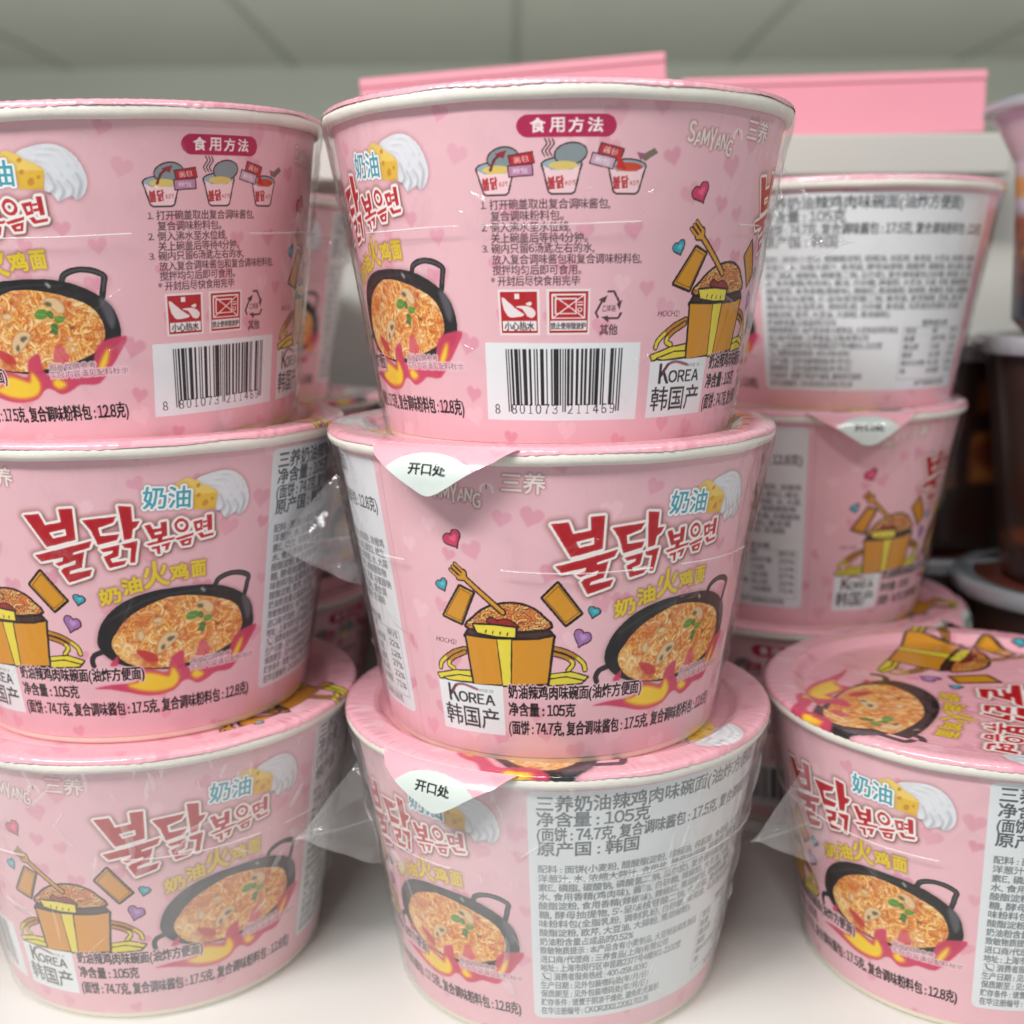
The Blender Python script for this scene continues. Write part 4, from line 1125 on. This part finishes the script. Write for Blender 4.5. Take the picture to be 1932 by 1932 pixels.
def lid_mesh(cv, s=6.0):
    rnd = np.random.RandomState(4)
    prof = [(0, -3.55), (57.5, -3.55), (59, -3.3), (60.5, -2.3), (62.0, -.85), (63.5, -.15), (70.2, .0), (71.6, -.12), (72.5, -.5), (72.95, -1.1), (73.05, -1.9)]
    P = []
    for (a, b), (c_, d) in zip(prof[:-1], prof[1:]):
        n = max(1, int((c_ - a) / .36))
        for t in range(n):
            P.append((a + (c_ - a) * t / n, b + (d - b) * t / n))
    P.append(prof[-1])
    P = np.array(P)[1:]
    n = 960
    a = np.linspace(0, 2 * math.pi, n, endpoint=False)
    # fine pleats where the lid is crimped over the rim, and a slightly wavy lower edge
    k = np.fft.rfftfreq(n, 1 / n)
    def rough(lo, hi):
        sp = (rnd.randn(len(k)) + 1j * rnd.randn(len(k))) * ((k > lo) & (k < hi))
        v = np.fft.irfft(sp, n)
        return v / v.std()
    pleat, wav = rough(60, 210), rough(2, 22)
    m = len(P)
    wgt = np.clip((P[:, 0] - 66) / 5, 0, 1)
    R = P[None, :, 0] + wgt[None] * (.05 * pleat[:, None])
    Zz = P[None, :, 1] + wgt[None] * .045 * np.roll(pleat, 3)[:, None]
    Zz[:, -1] += .13 * wav
    Zz[:, -2] += .07 * wav
    X = R * np.sin(a)[:, None]
    Y = -R * np.cos(a)[:, None]
    px = np.clip(((X + 75) * s).astype(int), 0, cv.w - 1)
    py = np.clip(((75 - Y) * s).astype(int), 0, cv.h - 1)
    c = np.stack([blurred(cv.a[..., q], 1) for q in range(3)], -1)[py, px]
    V = np.stack([X, Y, Zz], -1).reshape(-1, 3) * MM
    i, j = np.mgrid[0:n, 0:m - 1]
    i2 = (i + 1) % n
    Q = np.stack([i * m + j + 1, i * m + j, i2 * m + j, i2 * m + j + 1], -1).reshape(-1, 4)
    V = np.vstack([V, [[0, 0, -3.55 * MM]]])
    c = np.vstack([c.reshape(-1, 3), cv.a[cv.h // 2, cv.w // 2][None]])
    i = np.arange(n)
    cap = np.stack([np.full(n, n * m), ((i + 1) % n) * m, i * m, np.full(n, n * m)], -1)
    me = mesh_np("lid", V, Q, c)
    # centre cap as a polygon of its own would shade badly; a small fan of quads closes the middle
    return me


def tab_mesh(cv, s=8.0):
    """pull tab: grows out of the lid edge, sags down the side and ends in a rounded tip"""
    nu, nv = 150, 64
    t = np.linspace(0, 1, nv)[:, None]
    a = np.linspace(-1, 1, nu)[None, :]
    half = 24.5 * (1 - t) ** 1.25 * (1 - .0 * t) + 4.0 * np.sqrt(np.clip(1 - ((t - .72) / .28).clip(0) ** 2, 0, 1)) * np.clip(t / .35, 0, 1) + .02
    x = a * half
    y = 21.5 * t + 0 * a
    ang = x / 73.0
    out = 73.15 + 6.2 * np.sin(np.clip(t * 1.3, 0, 1) * math.pi * .5) + .5 * np.sin(x * .33) * t - .5 * t * np.cos(x * .2)
    drop = -.35 - 13.2 * t ** 1.4 - .012 * (x / 6) ** 2
    X, Y = out * np.sin(ang), -out * np.cos(ang)
    px = np.clip(((x + 26) * s).astype(int), 0, cv.w - 1)
    py = np.clip((y * s).astype(int), 0, cv.h - 1) + 0 * px
    c = cv.a[py, px].reshape(-1, 3)
    V = np.stack([X, Y, drop + 0 * x], -1).reshape(-1, 3) * MM
    j, i = np.mgrid[0:nv - 1, 0:nu - 1]
    Q = np.stack([(j + 1) * nu + i, (j + 1) * nu + i + 1, j * nu + i + 1, j * nu + i], -1).reshape(-1, 4)
    # back side, so the paper has thickness
    V2 = V.copy()
    rr = np.linalg.norm(V2[:, :2], axis=1)
    V2[:, :2] *= ((rr - .00028) / rr)[:, None]
    n = len(V)
    return mesh_np("pull_tab", np.vstack([V, V2]), np.vstack([Q, Q[:, ::-1] + n]), np.vstack([c, np.full_like(c, .86)]))


def film_mesh():
    """shrink film: taut from the rim edge to the foot, slightly crumpled"""
    nu, nz = 420, 90
    u = np.linspace(0, 2 * math.pi, nu, endpoint=False)
    z = np.linspace(.6, 95.6, nz)
    base = np.interp(z, [.6, 3, 60, 88, 95.6], [56.0, 56.4, 66.2, 71.4, 73.3])
    V = np.empty((nz, nu, 3))
    for j in range(nz):
        for i in range(nu):
            p = Vector((math.cos(u[i]) * 2.6, math.sin(u[i]) * 2.6, z[j] * .018))
            n1 = noise.noise(p * 1.3) * .22
            n2 = (1 - abs(noise.noise(Vector((p.x * 2.3 + 7, p.y * 2.3, p.z * 2.2 + .4 * p.x)))) * 3.2)
            top = math.exp(-((z[j] - 92) / 7) ** 2)
            n3 = noise.noise(Vector((math.cos(u[i]) * 16, math.sin(u[i]) * 16, z[j] * .02))) * (.10 + .5 * top)
            r = base[j] + n1 * min(1, (95.6 - z[j]) / 8) + max(0, n2) ** 4 * .40 * min(1, (95.6 - z[j]) / 12) + n3 * min(1, (95.6 - z[j]) / 3)
            V[j, i] = (r * math.sin(u[i]), -r * math.cos(u[i]), z[j])
    j, i = np.mgrid[0:nz - 1, 0:nu]
    i2 = (i + 1) % nu
    Q = np.stack([j * nu + i, j * nu + i2, (j + 1) * nu + i2, (j + 1) * nu + i], -1).reshape(-1, 4)
    V = [tuple(p) for p in V.reshape(-1, 3)]
    Q = [tuple(q) for q in Q]
    rnd = random.Random(31)
    fr = lambda zz: np.interp(zz, [.6, 3, 60, 88, 95.6], [56.0, 56.4, 66.2, 71.4, 73.3]) + .25

    def ridge(u0, z0, ang, L, wd, hg):
        """a sharp little fold standing off the film, tapering to both ends"""
        n, o = 12, len(V)
        bend = rnd.uniform(-.6, .6)
        uu, zz = u0, z0
        for k in range(n):
            t = k / (n - 1)
            w = math.sin(math.pi * t) ** .7
            a = ang + bend * t
            ca, sa = math.cos(a), math.sin(a)
            for d, h in ((-1, 0), (-.35, .75), (0, 1), (.35, .75), (1, 0)):
                zz2 = zz + d * wd * w * ca
                u2 = uu - d * wd * w * sa / 66
                r = fr(zz2) + h * hg * w
                V.append((r * math.sin(u2), -r * math.cos(u2), zz2))
            uu += math.cos(a) * L / n / 66
            zz = min(94.5, max(2, zz + math.sin(a) * L / n))
        for k in range(n - 1):
            for d in range(4):
                Q.append((o + k * 5 + d, o + (k + 1) * 5 + d, o + (k + 1) * 5 + d + 1, o + k * 5 + d + 1))
    for k in range(46):
        ridge(rnd.uniform(0, 6.283), rnd.uniform(8, 84), rnd.choice((1, -1)) * rnd.uniform(.5, 1.5), rnd.uniform(5, 17), rnd.uniform(.3, .7), rnd.uniform(.18, .45))
    for k in range(46):       # broad broad folds
        ridge(rnd.uniform(0, 6.283), rnd.uniform(20, 84), rnd.choice((1, -1)) * rnd.uniform(.3, 1.5), rnd.uniform(7, 20), rnd.uniform(.7, 1.9), rnd.uniform(.4, 1.0))
    for k in range(44):       # pleats gathered under the rim
        ridge(rnd.uniform(0, 6.283), rnd.uniform(82, 92), 1.57 + rnd.uniform(-.35, .35), rnd.uniform(4, 11), rnd.uniform(.4, .9), rnd.uniform(.14, .3))
    for k in range(60):       # puckers along the seam
        ridge(rnd.uniform(0, 6.283), 62.6 + rnd.uniform(-1, 1), rnd.choice((1, -1)) * rnd.uniform(1.1, 1.57), rnd.uniform(1.5, 5), rnd.uniform(.15, .3), rnd.uniform(.1, .2))
    return mesh_np("shrink_film", np.array(V) * MM, np.array(Q))


def seam_mesh():
    """the sealed horizontal seam of the film, a thin puckered ridge"""
    rnd = np.random.RandomState(9)
    n = 900
    u = np.linspace(0, 2 * math.pi, n, endpoint=False)
    zc = 62.6 + .5 * np.sin(u * 2 + 1) + .25 * np.sin(u * 7)
    hgt = .18 + .14 * np.abs(np.sin(u * 160)) + .08 * rnd.rand(n)
    r = 67.3 + .15 * rnd.rand(n)
    prof = []
    for dz, dr in ((-1, 0), (0, .45), (1, 0)):
        prof.append(np.stack([(r + dr) * np.sin(u), -(r + dr) * np.cos(u), zc + dz * hgt], -1))
    V = np.stack(prof, 1).reshape(-1, 3) * MM
    i, j = np.mgrid[0:n, 0:2]
    i2 = (i + 1) % n
    keep = np.sin(u * 3.1 + .6) + .8 * np.sin(u * 7.3 + 2) + .5 * np.sin(u * 17) > -.35
    Q = np.stack([i * 3 + j, i2 * 3 + j, i2 * 3 + j + 1, i * 3 + j + 1], -1)[keep].reshape(-1, 4)
    return mesh_np("film_seam", V, Q)


def ear_mesh(L=27.0, seed=0):
    """loose corner of the film: two sheets that run together to a point at the seam"""
    nt, nv = 26, 30
    V, Q = [], []
    for side in (-1, 1):
        o = len(V)
        for a in range(nt):
            t = a / (nt - 1)
            for b in range(nv):
                v = -1 + 2 * b / (nv - 1)
                h = (21 if v > 0 else 17) * (1 - t) ** .85
                z = 61 + v * h - 2.2 * t
                n = noise.noise(Vector((t * 3 + seed, v * 2.2, side * 2.0))) * 1.5 + .5 * noise.noise(Vector((t * 9 + seed, v * 7, side * 5.0)))
                rw = np.interp(z, [.6, 3, 60, 93.2], [56.0, 56.4, 66.4, 73.0])
                r = rw + L * t * (1 - .12 * abs(v)) + n * 1.6 * t * (1 - t) * 2
                w = side * (6.5 * (1 - t) * (1 - abs(v)) ** .8 + .15) + n * 1.8 * (1 - t) + 2.0 * math.sin(t * 2.2) * (1 - v * .4)
                V.append((w, -r, z))
        for a in range(nt - 1):
            for b in range(nv - 1):
                q = (o + a * nv + b, o + (a + 1) * nv + b, o + (a + 1) * nv + b + 1, o + a * nv + b + 1)
                Q.append(q if side > 0 else q[::-1])
    o = len(V)
    for a in range(nt):
        t = a / (nt - 1)
        w = 2.0 * math.sin(t * 2.2)
        r = np.interp(61, [.6, 3, 60, 93.2], [56.0, 56.4, 66.4, 73.0]) + L * t
        for dz, dw in ((-.35, .5), (0, 1.1 + .3 * (a % 2)), (.35, .5)):
            V.append((w + dw, -r, 61 - 2.2 * t + dz))
    for a in range(nt - 1):
        for d in range(2):
            Q.append((o + a * 3 + d, o + a * 3 + 3 + d, o + a * 3 + 4 + d, o + a * 3 + 1 + d))
    return mesh_np("film_ear", np.array(V) * MM, np.array(Q))


label_cv = make_label_canvas()
IDS = {0: ("sleeve", False), 1: ("ingredient_panel", False), 2: ("barcode_panel", False), 3: ("origin_panel", True), 4: ("flavour_title", True),
       5: ("noodle_picture", True), 6: ("carton_picture", True), 7: ("heading_badge", False), 8: ("warning_square", False)}
PARTS = wrap_parts(label_cv, 1800, 2.6, 95.0, wall_r, IDS)
for nm, me in PARTS:
    me.materials.append(M_PRINT)
ME_RIM = lathe("rim", [(69.8, 94.0), (70.2, 93.6), (71.4, 93.4), (72.3, 93.9), (72.8, 94.9), (72.9, 96.0), (72.75, 96.9), (72.2, 97.5), (71, 97.8), (69.8, 97.6)], 256,
               lambda a, p: (.10 * np.sin(a * 9 + 1)[:, None] * (p[None, :, 1] > 93.7), .10 * np.sin(a * 13)[:, None] + 0 * p[None, :, 1]))
ME_BASE = lathe("foot_ring", [(50.5, 1.6), (52.0, .12), (53.6, .0), (54.5, .25), (54.9, 1.2), (55.1, 2.9), (55.3, 3.2)], 200)
ME_FLOOR = lathe("cup_floor", [(.2, 1.5), (50.6, 1.5)], 120)
lid_cv = make_lid_canvas()
ME_LID = lid_mesh(lid_cv)
ME_TAB = tab_mesh(make_tab_canvas())
ME_FILM = film_mesh()
ME_SEAM = seam_mesh()
ME_EAR = ear_mesh()
for me, m in ((ME_RIM, M_RIM), (ME_BASE, M_BASE), (ME_FLOOR, M_BASE), (ME_LID, M_LID), (ME_TAB, M_LID), (ME_FILM, M_FILM), (ME_SEAM, M_SEAM), (ME_EAR, M_EAR)):
    me.materials.append(m)

GROUP = "pink bowls of instant noodles stacked on the shelf"


def bowl(x, y, z, c, label, lid=0.0, tab=None, ears=(), hazy=False, tilt=(0, 0), seam=True):
    """c = label angle that faces the camera; lid / tab / ears are angles seen from the front (right positive)"""
    t = empty("noodle_bowl", (x * MM, y * MM, z * MM))
    t.rotation_euler = (math.radians(tilt[0]), math.radians(tilt[1]), 0)
    tag(t, label, "instant noodles", GROUP)
    cup = None
    for nm, me in PARTS:
        if cup is None:
            cup = link("cup", me, t)
            cup.rotation_euler = (0, 0, math.radians(-c))
        else:
            link(nm, me, cup)
    link("foot_ring", ME_BASE, t)
    link("cup_floor", ME_FLOOR, t)
    link("rim", ME_RIM, t)
    ld = link("lid", ME_LID, t)
    ld.location = (0, 0, HB * MM)
    ld.rotation_euler = (0, 0, math.radians(lid))
    if tab is not None:
        tb = link("pull_tab", ME_TAB, ld)
        tb.rotation_euler = (0, 0, math.radians(tab - lid))
    fl = link("shrink_film", ME_FILM, t)
    fl.rotation_euler = (0, 0, math.radians(x * 1.7 + z))
    if hazy:
        fl.material_slots[0].link = 'OBJECT'
        fl.material_slots[0].material = M_SHEEN
    if seam:
        link("film_seam", ME_SEAM, fl)
    for e in ears:
        k = link("film_ear", ME_EAR, fl)
        k.rotation_euler = (0, 0, math.radians(e) - fl.rotation_euler[2])
    return t


P1, P2 = 95.3, 190.6
# left stack
bowl(-130.9, 402.7, P2, -48, "leaning pink noodle bowl with barcode, on top of the left stack", lid=-70, ears=(100,), tilt=(1.6, -2.2))
bowl(-132.0, 406.2, P1, 70.2, "pink noodle bowl with large red title, in the middle of the left stack", lid=-100, seam=False)
bowl(-130.5, 403.7, 0, 59, "hazy wrapped pink noodle bowl with carton picture, bottom of left stack", lid=-97, ears=(95,), hazy=True)
# middle stack
bowl(15.3, 384.0, P2, 0, "pink noodle bowl with the sharp barcode facing front, on top of the middle stack", lid=-90, ears=(84,))
bowl(12.9, 385.8, P1, -90, "pink noodle bowl with white opening tab over a carton picture, middle of centre stack", lid=-85, tab=-27.5, ears=(-84,))
bowl(14.9, 388.8, 0, 134.5, "hazy wrapped pink noodle bowl with white ingredient panel, bottom of centre stack", lid=54, tab=-30, ears=(-72,), hazy=True)
# front right
bowl(162.3, 389.9, 0, 143, "single pink noodle bowl with its printed lid in full view, front right corner", lid=0, ears=(-68,))
# behind on the right
bowl(151.9, 560.2, 181.8, 168, "blurred pink noodle bowl with ingredient panel, on top of the rear right stack", lid=10, seam=False)
bowl(138.3, 553.2, 86.5, -129, "blurred pink noodle bowl with drooping white tab, middle of rear right stack", lid=70, tab=6, seam=False)
bowl(141.0, 556.0, -8.8, 20, "shaded mostly hidden pink noodle bowl, bottom of rear right stack", lid=250, tab=62, seam=False)
# behind on the left
bowl(-150.0, 598.0, P2 - 8.8, 53, "blurred pink noodle bowl glimpsed behind the left stack's top bowl", lid=30, seam=False)
bowl(-138.0, 594.0, P1 - 8.8, 20, "shaded pink noodle bowl in the dark gap, middle of rear left stack", lid=120, seam=False)
bowl(-142.0, 597.0, -8.8, -60, "shaded pink noodle bowl in the dark gap, bottom of rear left stack", lid=200, seam=False)

# unseen bowls added beyond the left edge and behind the middle, to shade the gaps
for k, (x, y, z0) in enumerate(((-279, 405, 0), (-292, 598, -8.8), (4, 600, -8.8))):
    for lv in range(3 if k < 2 else 2):
        bowl(x, y, z0 + lv * 95.3, 30 + 70 * lv + 40 * k, ("added pink noodle bowl shading the gaps, unseen next to the left edge", "added pink noodle bowl shading the rear gaps, unseen beyond the left edge", "added pink noodle bowl shading the gap, hidden behind the middle stack")[k], lid=40 * lv, seam=False)

# ------------------------------------------------------------------ dark bowls and the tall cup at the right edge


def dark_canvas(h, seed, base, patches):
    cv = Canvas(360, int(h * 2), base)
    rnd = random.Random(seed)
    for k in range(patches):
        cx, cy = rnd.uniform(0, 360), rnd.uniform(.15, .95) * h * 2
        r = rnd.uniform(8, 26)
        cv.poly([smooth_poly([(cx + r * math.cos(t) * rnd.uniform(.6, 1.3), cy + r * math.sin(t) * rnd.uniform(.6, 1.3)) for t in np.linspace(0, 5.6, 8)])],
                rnd.choice([(132, 64, 34), (196, 120, 60), (92, 40, 30), (60, 34, 28)]), alpha=.8, blur=3)
    return cv


def colour_lathe(name, cv, prof, n=180):
    prof = np.array(prof, dtype=float)
    z = np.linspace(prof[0, 1], prof[-1, 1], 90)
    r = np.interp(z, prof[:, 1], prof[:, 0])
    a = np.linspace(0, 2 * math.pi, n, endpoint=False)
    px = (np.arange(n) * cv.w / n).astype(int)
    py = np.clip(((z[-1] - z) / (z[-1] - z[0]) * cv.h).astype(int), 0, cv.h - 1)
    c = cv.a[py][:, px]
    V = np.stack([r[:, None] * np.sin(a), -r[:, None] * np.cos(a), np.repeat(z[:, None], n, 1)], -1) * MM
    j, i = np.mgrid[0:len(z) - 1, 0:n]
    i2 = (i + 1) % n
    Q = np.stack([j * n + i, j * n + i2, (j + 1) * n + i2, (j + 1) * n + i], -1).reshape(-1, 4)
    me = mesh_np(name, V.reshape(-1, 3), Q, c.reshape(-1, 3))
    me.materials.append(M_DARK)
    return me


def dark_bowl(x, y, z, h, label, seed, strip=None):
    t = empty("dark_noodle_bowl", (x * MM, y * MM, z * MM))
    tag(t, label, "instant noodles", "dark bowls with silver lids at the right")
    cv = dark_canvas(h, seed, (54, 38, 33), 44)
    if strip is not None:
        u, col = strip
        cv.poly([[(u - 12, h * .55), (u + 8, h * .5), (u + 10, h * 1.75), (u - 8, h * 1.8)]], col, blur=3)
    link("cup", colour_lathe("cup", cv, [(46, 0.2), (48, 2), (62, h - 9), (63.5, h - 7.5)]), t)
    ld = lathe("lid", [(63.0, h - 9.5), (66.5, h - 9.3), (67.6, h - 8.4), (67.9, h - 3.0), (67.2, h - 1.4), (65.5, h - .6), (62, h - .9), (60, h - 2.0), (.3, h - 2.0)], 160,
               lambda a, p: (.18 * np.sin(a * 60)[:, None] * (p[None, :, 0] > 66), 0 * a[:, None] + 0 * p[None, :, 0]))
    l = link("lid", ld, t, M_FOIL)
    pc = material("lid_print", S(112, 58, 46), rough=.4, coat=.4, mottling=(60, .5))
    link("lid_print", lathe("lid_print", [(57, h - 1.9), (.3, h - 1.9)], 90), l, pc)
    return t


dark_bowl(287, 556, -8.8, 105.8, "dark noodle bowl with silver lid, lower of the two at the right edge", 3)
dark_bowl(289, 552, 97.5 - 1.9, 118, "dark noodle bowl with pale vertical stripe, upper of the two at the right edge", 8, strip=(180 - 66, (212, 190, 150)))
dark_bowl(236, 655, -8.8, 105.8, "dark noodle bowl lost in shadow, lower of the two behind the right stacks", 14)
dark_bowl(238, 655, 95.2, 112, "dark noodle bowl in shadow behind the right stacks, upper one", 21)

cv = Canvas(360, 210, (196, 176, 204))
for z0, z1, col in ((0, 14, (190, 176, 200)), (14, 60, (204, 190, 200)), (60, 78, (224, 160, 92)), (78, 96, (214, 206, 226)), (96, 120, (202, 120, 84)), (120, 150, (150, 60, 44)), (150, 172, (96, 34, 34)), (172, 194, (34, 36, 70)), (194, 210, (206, 202, 206))):
    cv.poly([[(0, z0), (360, z0), (360, z1), (0, z1)]], col)
for k in range(14):
    cv.poly([heart_px(18 + 26 * k, 128, 9, .3 * k)], (232, 186, 70), blur=2)
for q in range(3):
    cv.a[..., q] = blurred(cv.a[..., q], 2)
t = empty("tall_noodle_cup", (283 * MM, 548 * MM, 211.9 * MM))
tag(t, "tall lilac and orange noodle cup with wide silver lid at the right edge", "instant noodles")
link("cup", colour_lathe("cup", cv, [(40, 0.2), (47, 8), (48.5, 60), (50, 80), (59, 97), (62, 101)]), t)
link("lid", lathe("lid", [(61, 99.5), (64.2, 99.8), (65.2, 101.0), (65.2, 103.8), (64, 105), (60, 105.6), (.3, 105.6)], 200,
                  lambda a, p: (.15 * np.sin(a * 90)[:, None] * (p[None, :, 0] > 64), .12 * np.sin(a * 47)[:, None] * (p[None, :, 0] > 50))), t, M_FOIL)
